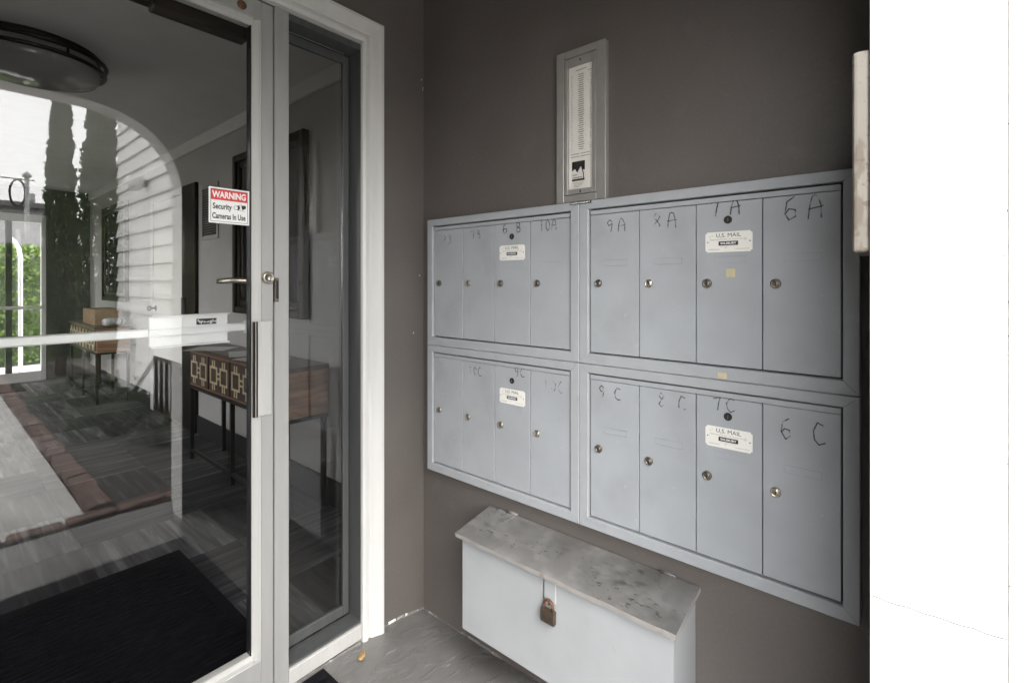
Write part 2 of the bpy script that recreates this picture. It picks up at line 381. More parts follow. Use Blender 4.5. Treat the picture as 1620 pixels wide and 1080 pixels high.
# hairline crack in the jamb
b = MB(); pts = []
for k in range(15):
    t = k / 14; pts.append((YB - .002 - t * .134, .824 + .0 * t + .0010 * math.sin(k * 1.9) + random.uniform(-.0007, .0007)))
b.ribbon(pts, 0.0013, lambda u, v: (XA - .0006, u, v), M['jambline'])
obj('crack', b, arch_wall)
b = MB()
b.ribbon([(YF + .0012, .0), (YF + .0012, 1.70)], .0010, lambda u, v: (XA - .0007, u, v), M['jambline'])
for k in range(36):
    u0 = YF + abs(random.gauss(0, .006)) + .001; v0 = random.choice([random.uniform(1.14, 1.38), random.uniform(.80, 1.02), random.uniform(.3, 1.7)]); a = random.uniform(-1, 1); l = random.uniform(.001, .004)
    b.ribbon([(u0, v0), (u0 + l * .4 * a, v0 + l)], random.uniform(.0005, .0010), lambda u, v: (XA - .0007, u, v), M['jambline'])
o = obj('scuff_marks', b, arch_wall); o['kind'] = 'stuff'
# white corner board just outside the arch
b = MB(); b.box(-.335, .30, -1.76, YF - .0005, -.2, 6.2, M['white'], .004)
struct('corner_board', b, 'white painted corner board outside the arched opening')

b = MB()
for (x, z, l) in ((-.004, 2.03, .012), (-.010, 2.06, .005), (-.02, 1.30, .004), (-.05, 1.08, .004)): b.ribbon([(x, z), (x - .0015, z - l * .5), (x + .001, z - l)], .0025, lambda u, v: (u, -.0006, v), M['plate'])
o = obj('paint_nicks', b, door_wall); o['kind'] = 'stuff'
# peeling white paint along the foot of the walls
b = MB()
def chips(x0, y0, x1, y1, nrm, n):
    for k in range(n):
        t = random.random(); x, y = x0 + (x1 - x0) * t, y0 + (y1 - y0) * t; l = random.uniform(.004, .022); h = random.uniform(.003, .011)
        z = fz(x, y) + random.uniform(0, .006); tx, ty = (x1 - x0), (y1 - y0); L = math.hypot(tx, ty); tx, ty = tx / L, ty / L
        e = random.uniform(.0008, .003)
        p0 = (x - tx * l, y - ty * l); p1 = (x + tx * l, y + ty * l)
        base = [(p0[0] + nrm[0] * e, p0[1] + nrm[1] * e, z), (p1[0] + nrm[0] * e, p1[1] + nrm[1] * e, z + random.uniform(-.002, .002)), (p1[0] + nrm[0] * e * .6, p1[1] + nrm[1] * e * .6, z + h * random.uniform(.3, 1)), (p0[0] + nrm[0] * e * .6, p0[1] + nrm[1] * e * .6, z + h)]
        back = [(q[0] - nrm[0] * e * .6, q[1] - nrm[1] * e * .6, q[2]) for q in base]
        b.add(base + back, [(0, 1, 2, 3), (7, 6, 5, 4), (0, 4, 5, 1), (1, 5, 6, 2), (2, 6, 7, 3), (3, 7, 4, 0)], random.choice([M['trim'], M['trim'], M['plate'], M['edge']]))
def bead(x0, y0, x1, y1, nrm):
    L = math.hypot(x1 - x0, y1 - y0); n = int(L / .007); h = .004
    for k in range(n):
        h = min(.007, max(.0015, h + random.uniform(-.002, .002))); e = h * random.uniform(.5, .9)
        q = [(x0 + (x1 - x0) * t, y0 + (y1 - y0) * t) for t in (k / n, (k + 1) / n)]
        z = [fz(*p) for p in q]
        vs = []
        for p, zz in zip(q, z): vs += [(p[0], p[1], zz - .002), (p[0] + nrm[0] * e, p[1] + nrm[1] * e, zz - .002), (p[0] + nrm[0] * e * .6, p[1] + nrm[1] * e * .6, zz + h * .6), (p[0], p[1], zz + h)]
        b.add(vs, [(0, 1, 2, 3), (7, 6, 5, 4), (1, 5, 6, 2), (2, 6, 7, 3)], PAL[min(len(PAL) - 1, int(abs(math.sin(k * .21 + x1 * 9) + random.uniform(-.5, .5)) * 4))])
PAL = [M['floor'], M['beadgrey'], M['beadgrey'], M['floor'], M['beadgrey'], M['edge']]
bead(-.19, 0, 0, 0, (0, -1)); bead(0, 0, 0, -.40, (-1, 0)); bead(-.57, -.0125, -.29, -.0125, (0, -1))
chips(-.19, 0, -.02, 0, (0, -1), 3)
o = obj('paint_chips', b); tag(o, 'flakes of old white paint along the foot of the walls', 'paint flakes', kind='stuff')

# ------------------------------------------------------------------ lobby shell
LX, LY, LH = .25, 7.3, 2.5
b = MB(); b.box(LX, LX + .12, .10, LY + .12, -.2, LH + .1, M['lobbywall']); lobby_wall = struct('lobby_wall', b)
b = MB(); b.box(-2.6, LX + .12, .10, LY + .4, LH, LH + .2, M['lobbyceil']); struct('lobby_ceiling', b)
b = MB(); b.box(LX - .02, LX, .10, LY, 2.40, LH, M['lobbyceil'], .004); struct('crown_moulding', b)
b = MB(); b.box(LX - .015, LX, .10, 3.18, 0, .15, M['base'], .003); b.box(LX - .015, LX, 4.42, LY, 0, .15, M['base'], .003); struct('baseboard', b)
b = MB(); b.box(-.188, LX, LY, LY + .12, -.2, LH, M['endwall']); b.box(-2.6, -1.22, LY, LY + .12, -.2, LH, M['endwall']); b.box(-1.22, -.188, LY, LY + .12, 2.16, LH, M['endwall'])
struct('lobby_end_wall', b)
b = MB()                                                      # unseen left wall of the lobby, with an opening added to let daylight in
b.box(-2.72, -2.6, .0, LY + .12, -.2, .75, M['lobbywall']); b.box(-2.72, -2.6, .0, LY + .12, 2.2, LH + .1, M['lobbywall'])
WINS = [(2.9, 5.2)]
ys = [0.0] + [v for w in WINS for v in w] + [LY + .12]
for a, c in zip(ys[0::2], ys[1::2]): b.box(-2.72, -2.6, a, c, .75, 2.2, M['lobbywall'])
struct('lobby_left_wall', b)
for i, (a, c) in enumerate(WINS):  # made-up window, added to brighten the lobby
    w = thing('added_lobby_window', 'added white framed window, out of view, facing the console tables to light the lobby', 'window', (-2.66, (a + c) / 2, .75))
    b = MB()
    for q in ((a, a + .05, .75, 2.2), (c - .05, c, .75, 2.2), ((a + c) / 2 - .025, (a + c) / 2 + .025, .8, 2.15)): b.box(-2.69, -2.63, q[0], q[1], q[2], q[3], M['trim'])
    b.box(-2.69, -2.63, a + .05, c - .05, .75, .80, M['trim']); b.box(-2.69, -2.63, a + .05, c - .05, 2.15, 2.2, M['trim']); obj('frame', b, w)
    b = MB(); b.box(-2.664, -2.658, a + .05, c - .05, .80, 2.15, M['glass']); obj('pane', b, w)

b = MB(); b.box(-2.6, LX, .10, LY, -.2, -.004, CARPETS[3]); lf = struct('lobby_floor', b)
tmesh = []
for m in CARPETS:
    bb = MB(); bb.box(-.2495, .2495, -.2495, .2495, -.008, 0, m)
    me = bpy.data.meshes.new('carpet_tile'); me.from_pydata(bb.v, [], bb.f); me.materials.append(m); tmesh.append(me)
ty = .10 + .25; k = 0
while ty < LY - .2:
    for i in range(5):
        tx = LX - .25 - .5 * i; inst('carpet_tile', tmesh[random.choice([0, 1, 1, 2, 3, 2, 0])], (tx, ty, 0), lf)
    ty += .5
b = MB(); b.box(-1.53, -.24, .0, .10, -.02, .045, M['alu'], .004); struct('door_threshold', b, 'aluminium threshold under the entrance door')

# ------------------------------------------------------------------ trim, door frame, glass door, sidelight
xr, xl, zt, z0 = -.282, -1.60, 2.098, .03
prof = [(0, .0), (0, -.014), (.008, -.020), (.018, -.020), (.024, -.012), (.030, -.012), (.036, -.019), (.056, -.024), (.068, -.028), (.078, -.028), (.080, -.025), (.080, 0)]
b = MB(); cols = []
for u, v in prof: cols.append([(xr + u, v, z0), (xr + u, v, zt + u), (xl - u, v, zt + u), (xl - u, v, z0)])
vs = [p for c in cols for p in c]; n4 = 4; L = len(cols)
b.add(vs, [(i * 4 + k, i * 4 + k + 1, (i + 1) * 4 + k + 1, (i + 1) * 4 + k) for i in range(L - 1) for k in range(3)] + [[i * 4 for i in range(L)], [i * 4 + 3 for i in range(L)]], M['trim'])
o = obj('door_trim', b, origin=(-.9, 0, 0)); tag(o, 'white painted moulded trim framing the glass entrance door and sidelight', 'door trim')

fr = thing('door_frame', 'silver aluminium frame post and header round the entrance door', 'door frame', (-1.05, 0, .04))
b = MB(); b.box(-.578, -.535, -.010, .075, .045, 2.088, M['alu'], .002); obj('mullion', b, fr)
b = MB(); b.box(-.5781, -.5665, -.0115, .02, 1.213, 1.284, M['brass_dark']); b.box(-.5745, -.5675, -.0118, .02, 1.222, 1.276, M['dark']); obj('strike_plate', b, fr)
b = MB(); b.box(-1.535, -.2855, -.008, .075, 2.0895, 2.135, M['alu'], .002); obj('header', b, fr)
b = MB(); b.box(-1.60, -1.536, -.010, .075, .045, 2.135, M['alu'], .002); obj('hinge_jamb', b, fr)

gd = thing('glass_door', 'silver aluminium framed glass entrance door with warning sticker', 'door', (-1.06, 0, .05))
b = MB(); b.box(-.6145, -.5805, -.006, .042, .05, 2.085, M['alu'], .0015); obj('stile', b, gd)
b = MB(); b.box(-1.532, -1.475, -.006, .042, .05, 2.085, M['alu'], .0015); obj('stile', b, gd)
b = MB(); b.box(-1.4745, -.615, -.006, .042, 2.030, 2.085, M['alu'], .0015); obj('top_rail', b, gd)
b = MB(); b.box(-1.4745, -.615, -.006, .042, .05, .175, M['alu'], .0015); obj('bottom_rail', b, gd)
b = MB()
for q in ((-.636, -.615, .1755, 2.0295), (-1.4745, -1.455, .1755, 2.0295)): b.prism([(q[0], .008), (q[0], .034), (q[1], .034), (q[1], -.004), (q[1] - .006 if q[1] > -1 else q[1], -.004)], q[2], q[3], 2, M['alu_light'])
b.prism([(.008, .193), (-.004, .187), (-.004, .1755), (.034, .1755), (.034, .193)], -1.455, -.636, 0, M['alu_light'])
b.prism([(.008, 2.012), (-.004, 2.018), (-.004, 2.0295), (.034, 2.0295), (.034, 2.012)], -1.455, -.636, 0, M['alu_light'])
obj('glass_stop', b, gd)
b = MB(); b.box(-.6395, -.6361, .0085, .0335, .193, 2.012, M['black']); b.box(-1.4549, -1.4515, .0085, .0335, .193, 2.012, M['black']); obj('gasket', b, gd)
b = MB(); b.box(-1.4515, -.6396, .012, .018, .1931, 2.0119, M['glass']); obj('pane', b, gd)
# lock cylinder and screw hole cover
b = MB(); b.lathe([(.0175, .0), (.0175, -.010), (.0145, -.0135), (.0105, -.0135), (.0105, -.012)], (-.5985, -.006, 1.2845), 1, M['brass'], 28)
b.lathe([(.0065, -.012), (.0065, -.0165), (.0055, -.0175)], (-.5965, -.006, 1.2815), 1, M['alu_light'], 16); b.box(-.5972, -.5958, -.0242, -.0233, 1.2775, 1.2855, M['dark']); obj('lock', b, gd)
b = MB(); b.lathe([(.0125, 0), (.0125, -.003), (.009, -.005)], (-.668, -.006, 2.052), 1, M['rust'], 18); obj('screw_plug', b, gd)
# pull handle
b = MB(); b.box(-.6278, -.588, -.0145, -.0065, .884, 1.158, M['alu_light'], .002)
h = obj('pull_handle', b, gd)
b = MB(); b.box(-.6400, -.6352, -.016, -.0065, .884, 1.158, M['bronze'], .001); b.box(-.6350, -.6335, -.018, -.0065, .884, 1.158, M['alu_light'], .0004); b.box(-.6333, -.6280, -.016, -.0065, .884, 1.158, M['bronze'], .001); obj('grip', b, h)
# inside lever, push bar, closer
b = MB(); b.tube([(-.612, .042, 1.276), (-.613, .078, 1.276), (-.622, .086, 1.276), (-.66, .087, 1.277), (-.70, .085, 1.273)], [.012, .010, .0095, .008, .0065], M['brass'], 10); b.lathe([(.022, .0), (.022, .006), (.016, .010)], (-.612, .042, 1.276), 1, M['brass'], 20); obj('lever_handle', b, gd)
b = MB(); b.box(-1.475, -.615, .060, .085, 1.128, 1.150, M['push'], .003); b.box(-.633, -.6155, .042, .075, 1.12, 1.158, M['push'], .003); pb = obj('push_bar', b, gd)
b = MB(); px0, px1 = -.868, -.684
b.box(px0, px1, .052, .0595, 1.1035, 1.180, M['push']); b.box(px0 + .003, px1 + .004, .044, .0595, 1.1805, 1.184, M['push'], .0008); b.box(px0 + .003, px1 + .004, .044, .0595, 1.0995, 1.103, M['push'], .0008)
b.box(px0 + .003, px1 + .004, .046, .0519, 1.1290, 1.1312, M['push']); b.box(px0 + .003, px1 + .004, .046, .0519, 1.1480, 1.1505, M['push']); obj('push_plate', b, pb)
b = MB(); b.box(-.762, -.712, .0512, .0519, 1.1545, 1.1705, M['ink'])
for k in range(13):
    x = -.759 + k * .0037; hh = random.uniform(.003, .0095); zc = 1.1625 + random.uniform(-.003, .003); b.box(x, x + random.uniform(.0012, .0028), .0508, .0511, zc - hh / 2, zc + hh / 2, M['signwhite'])
obj('worn_label', b, pb)
b = MB(); b.box(-.86, -.625, .045, .10, 1.985, 2.028, M['bronze'], .004); b.box(-1.06, -.86, .052, .09, 1.992, 2.022, M['bronze'], .004); b.tube([(-.80, .075, 2.03), (-.95, .16, 2.035), (-.82, .085, 2.04)], .008, M['bronze'], 6); obj('door_closer', b, gd)

# warning sticker on the glass
def ws(u, v, e=.0): return (u, .0112 - e, v)
b = MB(); x0, x1, zz0, zz1 = -.7455, -.641, 1.434, 1.5325
b.box(x0, x1, .0113, .0119, zz0, zz1, M['signwhite'])
wx = x1 - x0
b.add([ws(x0 + .0055, zz1 - .0055), ws(x1 - .005, zz1 - .0055), ws(x1 - .005, zz1 - .0345), ws(x0 + .0055, zz1 - .0345)], [(0, 1, 2, 3)], M['red'])
e1 = lambda u, v: ws(u, v, .0002)
for q in (((x0 + .005, zz0 + .005), (x1 - .005, zz0 + .005)), ((x0 + .005, zz1 - .005), (x1 - .005, zz1 - .005)), ((x0 + .005, zz0 + .005), (x0 + .005, zz1 - .005)), ((x1 - .005, zz0 + .005), (x1 - .005, zz1 - .005))): b.ribbon(q, .0011, e1, M['ink'])
cxs = (x0 + x1) / 2
b.text('WARNING', .0245, e1, M['signwhite'], cxs, zz1 - .0205, w=.087, bold=.0009)
b.text('Security', .022, e1, M['ink'], x0 + .0335, zz0 + .046, w=.048, bold=.0006)
b.text('Cameras In Use', .022, e1, M['ink'], cxs - .001, zz0 + .0195, w=.086, bold=.0006)
cx, cz = x0 + .069, zz0 + .047                                  # small camera pictogram
b.ribbon([(cx + .0055 * math.cos(a / 14 * 2 * math.pi), cz + .0055 * math.sin(a / 14 * 2 * math.pi)) for a in range(15)], .0009, e1, M['ink'])
b.add([e1(cx + .003, cz + .006), e1(cx + .009, cz + .007), e1(cx + .011, cz + .000), e1(cx + .007, cz - .006), e1(cx + .003, cz - .006), e1(cx + .0062, cz)], [(0, 1, 2, 5), (5, 2, 3, 4)], M['ink'])
b.add([e1(cx + .014, cz + .0075), e1(cx + .026, cz + .0075), e1(cx + .0265, cz + .001), e1(cx + .017, cz - .005), e1(cx + .0155, cz)], [(0, 1, 2, 3, 4)], M['ink'])
b.ribbon([(cx + .006, cz - .0062), (cx + .016, cz - .0062), (cx + .022, cz - .009)], .0008, e1, M['ink'])
b.ribbon([(cx + .004, cz + .0068), (cx + .014, cz + .009), (cx + .026, cz + .0078)], .0008, e1, M['ink'])
o = obj('warning_sticker', b, origin=(cxs, .0116, zz0)); tag(o, 'red and white WARNING Security Cameras In Use sticker on the door glass', 'sticker')

sl = thing('sidelight_window', 'narrow fixed window beside the glass door in a grey metal frame', 'window', (-.41, 0, .05))
b = MB(); b.box(-.5345, -.283, -.012, .06, .050, .098, M['alu_light'], .002); obj('sill', b, sl)
b = MB()
b.box(-.2825, -.276, -.002, .062, .0985, 2.089, M['alu_grey']); b.box(-.5345, -.283, -.002, .062, .0985, .106, M['alu_grey']); b.box(-.5345, -.283, -.002, .062, 2.068, 2.089, M['alu_grey'])
b.box(-.2825, -.235, .062, .10, .05, 2.15, M['alu_grey']); obj('outer_frame', b, sl)
b = MB()
b.box(-.310, -.289, .060, .076, .112, 2.060, M['alu_grey'], .0015); b.box(-.5345, -.3105, .060, .076, .112, .146, M['alu_grey'], .0015); b.box(-.5345, -.3105, .060, .076, 2.034, 2.060, M['alu_grey'], .0015); obj('inner_frame', b, sl)
b = MB(); b.box(-.2888, -.283, .066, .080, .1065, 2.067, M['black']); b.box(-.5345, -.2889, .066, .080, .1065, .1115, M['black']); b.box(-.5345, -.2889, .066, .080, 2.0605, 2.067, M['black']); obj('gasket', b, sl)
b = MB(); b.box(-.5345, -.3105, .066, .071, .1465, 2.0335, M['glass_dark']); obj('pane', b, sl)

# ------------------------------------------------------------------ mailboxes
GL = {  # single-stroke hand lettering in a 0..1 x 0..1 cell
 '0': [[(.5, 1), (.15, .8), (.1, .35), (.45, 0), (.8, .2), (.85, .7), (.5, 1)]], '1': [[(.5, 1), (.5, 0)]],
 '6': [[(.7, 1), (.25, .8), (.12, .3), (.4, 0), (.8, .15), (.75, .45), (.35, .5), (.15, .3)]], '7': [[(.05, .85), (.8, 1), (.55, .45), (.5, 0)]],
 '8': [[(.55, .52), (.2, .75), (.45, 1), (.8, .8), (.5, .5), (.15, .2), (.45, 0), (.85, .2), (.55, .52)]],
 '9': [[(.8, .8), (.5, 1), (.15, .75), (.4, .5), (.8, .65), (.75, .3), (.65, 0)]],
 'A': [[(.08, 0), (.16, .55), (.34, .93), (.5, 1), (.66, .93), (.84, .55), (.9, 0)], [(.1, .42), (1.0, .5)]],
 'B': [[(.15, 0), (.15, 1), (.65, .9), (.6, .6), (.2, .5), (.75, .4), (.7, .08), (.15, 0)]],
 'C': [[(.8, .9), (.4, 1), (.1, .6), (.15, .2), (.5, 0), (.9, .12)]] }
def write(b, txt, y, z, h, w, gap, x, m, thick=.0028):
    """txt on the plane x, first letter's left edge at y (running toward -y)"""
    yy = y
    for ch in txt:
        if ch == ' ': yy -= gap; continue
        for st in GL[ch]:
            pts = [(u * w + random.uniform(-.001, .001), v * h + random.uniform(-.001, .001)) for u, v in st]
            b.ribbon(pts, thick * random.uniform(.75, 1.15), lambda u, v: (x, yy - u, z + v), m)
        yy -= w + gap

XF, XD = -.030, -.0225                                           # frame face, door face
bb = MB()
bb.lathe([(.0112, 0), (.0112, -.003), (.0098, -.0048), (.0085, -.0048), (.0080, -.0036), (.0068, -.0036), (.0062, -.0050), (.0035, -.0052)], (0, 0, 0), 0, M['brass'], 22)
bb.box(-.0056, -.0050, -.0009, .0009, -.0045, .0030, M['dark'])
def mesh_of(name, q):
    me = bpy.data.meshes.new(name); me.from_pydata(q.v, [], q.f)
    for m in q.mats: me.materials.append(m)
    me.polygons.foreach_set('material_index', q.mi); me.polygons.foreach_set('use_smooth', q.sm); me.update(); return me
lock_bright = mesh_of('lock', bb)
bb = MB()
bb.lathe([(.0112, 0), (.0112, -.003), (.0100, -.0050), (.0075, -.0050), (.0070, -.0030), (.0060, -.0030), (.0055, -.0044), (.003, -.0046)], (0, 0, 0), 0, M['brass_dark'], 22)
bb.box(-.0052, -.0045, -.0010, .0010, -.0050, .0030, M['dark'])
lock_aged = mesh_of('lock', bb)
bb = MB()
bb.lathe([(.0095, 0), (.0095, -.0012), (.0075, -.0016), (.0060, -.0004)], (0, 0, 0), 0, M['dark'], 22)
bb.box(-.0030, -.0004, -.0008, .0008, -.004, .004, M['brass_dark'])
lock_black = mesh_of('master_lock', bb)

def to_wall(x): return lambda u, v: (x, -u, v)                   # text runs toward -y
def plate_mesh():
    q = MB(); w, h = .106, .049
    b2 = bmesh.new(); bmesh.ops.create_cube(b2, size=1)
    for v in b2.verts: v.co = (v.co.x * .0012 - .0006, v.co.y * w, v.co.z * h)
    bmesh.ops.bevel(b2, geom=[e for e in b2.edges if abs(e.verts[0].co.x - e.verts[1].co.x) > .0005], offset=.004, segments=3, affect='EDGES')
    q.bm(b2, M['plate']); f = to_wall(-.00145)
    q.text('U.S. MAIL', .0135, f, M['ink'], 0, .0155, w=.056)
    q.text('Approved by the U.S. Postal Service', .0052, f, M['inkgrey'], 0, .0060, w=.084)
    q.box(-.0016, -.0012, -.022, .022, -.0085, .0015, M['ink']); q.text('SALSBURY', .0065, to_wall(-.0018), M['signwhite'], 0, -.0036, w=.036, bold=.0002)
    q.ribbon([(-.018, -.0112), (.020, -.0112)], .0007, f, M['inkfaint'])
    for s0, s1 in ((-.045, -.020), (.016, .047)): q.ribbon([(s0, -.0175), (s1, -.0175)], .0018, f, M['inkfaint'])
    for s in (-1, 1): q.lathe([(.0017, 0), (.0015, -.0012)], (-.0012, s * .0475, .0), 0, M['brass_dark'], 8)
    return mesh_of('mail_plate', q)
plate = plate_mesh()

def unit(y0, z0, label, names, kinds, lock_dz, slot_dz, top_dz, plate_dz, taped=None):
    y1, z1 = y0 - .664, z0 + .4685
    u = thing('mailbox_unit', label, 'mailboxes', (0, (y0 + y1) / 2, z0), 'wall mailbox units with four doors')
    s, tb, bbm = .0295, .025, .030
    iy0, iy1, iz0, iz1 = y0 - s, y1 + s, z0 + bbm, z1 - tb
    b = MB()
    o_ = [(y0, z0), (y1, z0), (y1, z1), (y0, z1)]; i_ = [(iy0, iz0), (iy1, iz0), (iy1, iz1), (iy0, iz1)]
    for k in range(4):                                           # four mitred rails
        l = (k + 1) % 4; c = .0018
        A, B_, C_, D = o_[k], o_[l], i_[l], i_[k]
        mid = [(A[0] + (D[0] - A[0]) * .06, A[1] + (D[1] - A[1]) * .06), (B_[0] + (C_[0] - B_[0]) * .06, B_[1] + (C_[1] - B_[1]) * .06)]
        mi2 = [(A[0] + (D[0] - A[0]) * .93, A[1] + (D[1] - A[1]) * .93), (B_[0] + (C_[0] - B_[0]) * .93, B_[1] + (C_[1] - B_[1]) * .93)]
        t = Vector((B_[0] - A[0], B_[1] - A[1])).normalized() * .0004
        def P(p, x, sgn): return (x, p[0] + t.x * sgn, p[1] + t.y * sgn)
        vs = [P(A, -.0005, 1), P(B_, -.0005, -1), P(B_, XF + c, -1), P(A, XF + c, 1), P(mid[0], XF, 1), P(mid[1], XF, -1), P(mi2[0], XF, 1), P(mi2[1], XF, -1), P(D, XF + c, 1), P(C_, XF + c, -1), P(D, -.010, 1), P(C_, -.010, -1)]
        b.add(vs, [(0, 1, 2, 3), (3, 2, 5, 4), (4, 5, 7, 6), (6, 7, 9, 8), (8, 9, 11, 10), (0, 3, 4, 6, 8, 10), (1, 11, 9, 7, 5, 2)], M['mailframe'])
    fo = obj('frame', b, u)
    b = MB(); b.box(-.010, -.004, iy1 - .001, iy0 + .001, iz0 - .001, iz1 + .001, M['dark']); obj('back_plate', b, u)
    b = MB(); b.box(-.0245, -.0101, iy1 + .004, iy0 - .004, iz1 - .0165, iz1 - .0042, M['mailframe'], .0008); obj('door_lintel', b, u)
    dw = (iy0 - iy1 - .006) / 4
    for k in range(4):
        a = iy0 - .003 - dw * k; c = a - dw; zt_ = iz1 - .0180; zb = iz0 + .004
        off = random.uniform(-.0006, .0006)
        b = MB(); b.box(XD + off, -.0102, c + .0013, a - .0013, zb, zt_, M['mailbox'], .0004)
        cy = (a + c) / 2 - .004; zs = z0 + slot_dz; hw = .036
        for q in ((cy - hw, cy + hw, zs + .0065, zs + .0078), (cy - hw, cy - hw + .0013, zs - .008, zs + .0065), (cy + hw - .0013, cy + hw, zs - .008, zs + .0065), (cy - hw, cy + hw, zs - .0092, zs - .008)):
            b.box(XD + off - .0011, XD + off - .0001, q[0], q[1], q[2], q[3], M['mailbox'], .0004)
        dlab = names[k][0]
        do = obj('door', b, u, label=dlab)
        inst('lock', lock_bright if kinds[k] else lock_aged, (XD + off, a - .027, z0 + lock_dz), do)
        if names[k][1]:
            txt, faint, hh, ww, gp, dy, dz = names[k][1]; yy = a - dy
            for chh in txt:
                if chh != ' ':
                    b = MB(); write(b, chh, yy, z0 + dz, hh, ww, gp, XD + off - .00035, M['mark_faint'] if faint else M['mark'], .0027); obj('handwritten_letter', b, do); yy -= ww
                yy -= gp
        if k == 2:
            inst('master_lock', lock_black, (XD + off, (a + c) / 2, z0 + top_dz), do)
            inst('mail_plate', plate, (XD + off - .0001, (a + c) / 2 - .001, z0 + plate_dz), do)
        if taped and k == 2:
            b = MB(); b.box(XD + off - .0006, XD + off - .0002, a - .091, a - .071, z0 + .246, z0 + .266, M['tape']); obj('tape_square', b, do)
    if taped:
        b = MB(); b.box(XF - .0006, XF - .0001, -1.128, -1.107, z0 + .004, z0 + .018, M['tape']); obj('tape_square', b, u)
    return u
dl = 'grey door with worn marker writing'
Y1, Y2 = -.056, -.7215
unit(Y1, 1.037, 'upper grey mailbox unit in the corner beside the white door trim', [(None, ('8B', 1, .030, .020, .008, .045, .375)), (None, ('7B', 1, .030, .020, .008, .040, .385)), ('grey door with U.S. MAIL plate and 6B in marker', ('6 B', 0, .032, .022, .018, .035, .395)), (None, ('10A', 0, .032, .018, .005, .035, .393))], [0, 1, 0, 0], .231, .289, .383, .3305)
unit(Y2, 1.037, 'upper grey mailbox unit with yellow tape, nearest the white pillar', [(None, ('9A', 0, .034, .024, .012, .050, .375)), (None, ('8A', 1, .038, .026, .014, .035, .375)), ('grey door with U.S. MAIL plate and yellow tape square', ('7 A', 0, .036, .024, .010, .035, .395)), ('grey door marked 6A in black marker', ('6 A', 0, .050, .030, .008, .042, .372))], [0, 1, 0, 0], .231, .289, .383, .3305, True)
unit(Y1, .5672, 'lower grey mailbox unit in the corner, left of the unit marked 6C', [(None, None), (None, ('10C', 1, .030, .016, .006, .030, .380)), ('grey door with U.S. MAIL plate and 9C in marker', ('9C', 0, .028, .018, .006, .085, .400)), (None, ('10C', 1, .034, .020, .008, .050, .370))], [1, 1, 1, 1], .231, .289, .383, .3305)
unit(Y2, .5672, 'lower grey mailbox unit with the 6C door, nearest the white pillar', [(None, ('9 C', 0, .034, .022, .014, .025, .378)), (None, ('8 C', 1, .036, .022, .016, .050, .380)), ('grey door with U.S. MAIL plate and 7C in marker', ('7C', 0, .032, .022, .008, .040, .395)), ('grey door marked 6C in black marker', ('6  C', 0, .046, .026, .012, .035, .355))], [0, 0, 0, 1], .231, .289, .383, .3305)

# ------------------------------------------------------------------ tenant directory
di = thing('directory_frame', 'tall slim metal framed resident directory on the dark wall above the mailboxes', 'directory', (0, -.718, 1.507))
b = MB(); a0, a1, c0, c1 = -.635, -.801, 1.508, 1.960
for q in ((a0 - .026, a0, c0, c1), (a1, a1 + .030, c0, c1)): b.box(-.020, 0, q[0], q[1], q[2], q[3], M['dirframe'], .0012)
b.box(-.020, 0, a1 + .0302, a0 - .0262, c0, c0 + .021, M['dirframe'], .0012); b.box(-.020, 0, a1 + .0302, a0 - .0262, c1 - .022, c1, M['dirframe'], .0012); obj('frame', b, di)
b = MB(); P0, P1 = a0 - .028, a1 + .032                          # inner door with its window
for q in ((P0 - .010, P0, 1.531, 1.936), (P1, P1 + .012, 1.531, 1.936), (P1 + .0121, P0 - .0101, 1.531, 1.546), (P1 + .0121, P0 - .0101, 1.913, 1.936)): b.box(-.018, -.004, q[0], q[1], q[2], q[3], M['dirframe'], .0008)
b.box(-.0185, -.018, -.7195, -.7155, 1.534, 1.542, M['dark']); b.box(-.0185, -.018, -.7195, -.7155, 1.921, 1.928, M['dark']); obj('inner_frame', b, di)
b = MB(); b.box(-.0075, -.005, P1 + .0122, P0 - .0102, 1.5462, 1.9128, M['paper']); f = to_wall(-.0078)
pw0, pw1 = -(P0 - .0102), -(P1 + .0122)                          # u range on the sheet
pc = (pw0 + pw1) / 2
b.ribbon([(pc - .018, 1.899), (pc + .018, 1.901)], .0028, f, M['inkgrey'])
b.ribbon([(pc + .022, 1.892), (pc + .034, 1.893)], .0022, f, M['inkgrey'])
for k in range(36):
    z = 1.886 - k * .0063
    b.ribbon([(pw0 + .006, z), (pw0 + .006 + random.uniform(.004, .008), z)], .0016, f, M['inkfaint'])
    l = random.uniform(.006, .011); b.ribbon([(pc - l, z), (pc + l * .8, z)], .0030, f, M['inkgrey'])
    if random.random() < .8: b.ribbon([(pw1 - .013, z), (pw1 - .013 + random.uniform(.003, .006), z)], .0018, f, M['inkfaint'])
for z in (1.652, 1.644):
    for s0, s1 in ((.006, .034), (.040, .070)): b.ribbon([(pw0 + s0, z), (pw0 + s1, z)], .0024, f, M['inkgrey'])
lx, lz = pw0 + .010, 1.572                                       # little landscape emblem
b.add([f(lx, lz + .058), f(lx + .044, lz + .058), f(lx + .044, lz + .030), f(lx + .036, lz + .032), f(lx + .030, lz + .042), f(lx + .018, lz + .024), f(lx + .010, lz + .036), f(lx, lz + .030)], [(0, 1, 2, 3, 4, 5, 6, 7)], M['ink'])
b.ribbon([(lx + .034, lz + .036), (lx + .039, lz + .020), (lx + .040, lz + .004)], .003, f, M['ink'])
b.add([f(lx, lz), f(lx + .043, lz), f(lx + .043, lz + .006), f(lx, lz + .006)], [(0, 1, 2, 3)], M['ink'])
b.ribbon([(lx + .002, lz + .018), (lx + .016, lz + .018)], .003, f, M['inkgrey']); b.ribbon([(lx + .002, lz + .010), (lx + .034, lz + .010)], .003, f, M['inkgrey'])
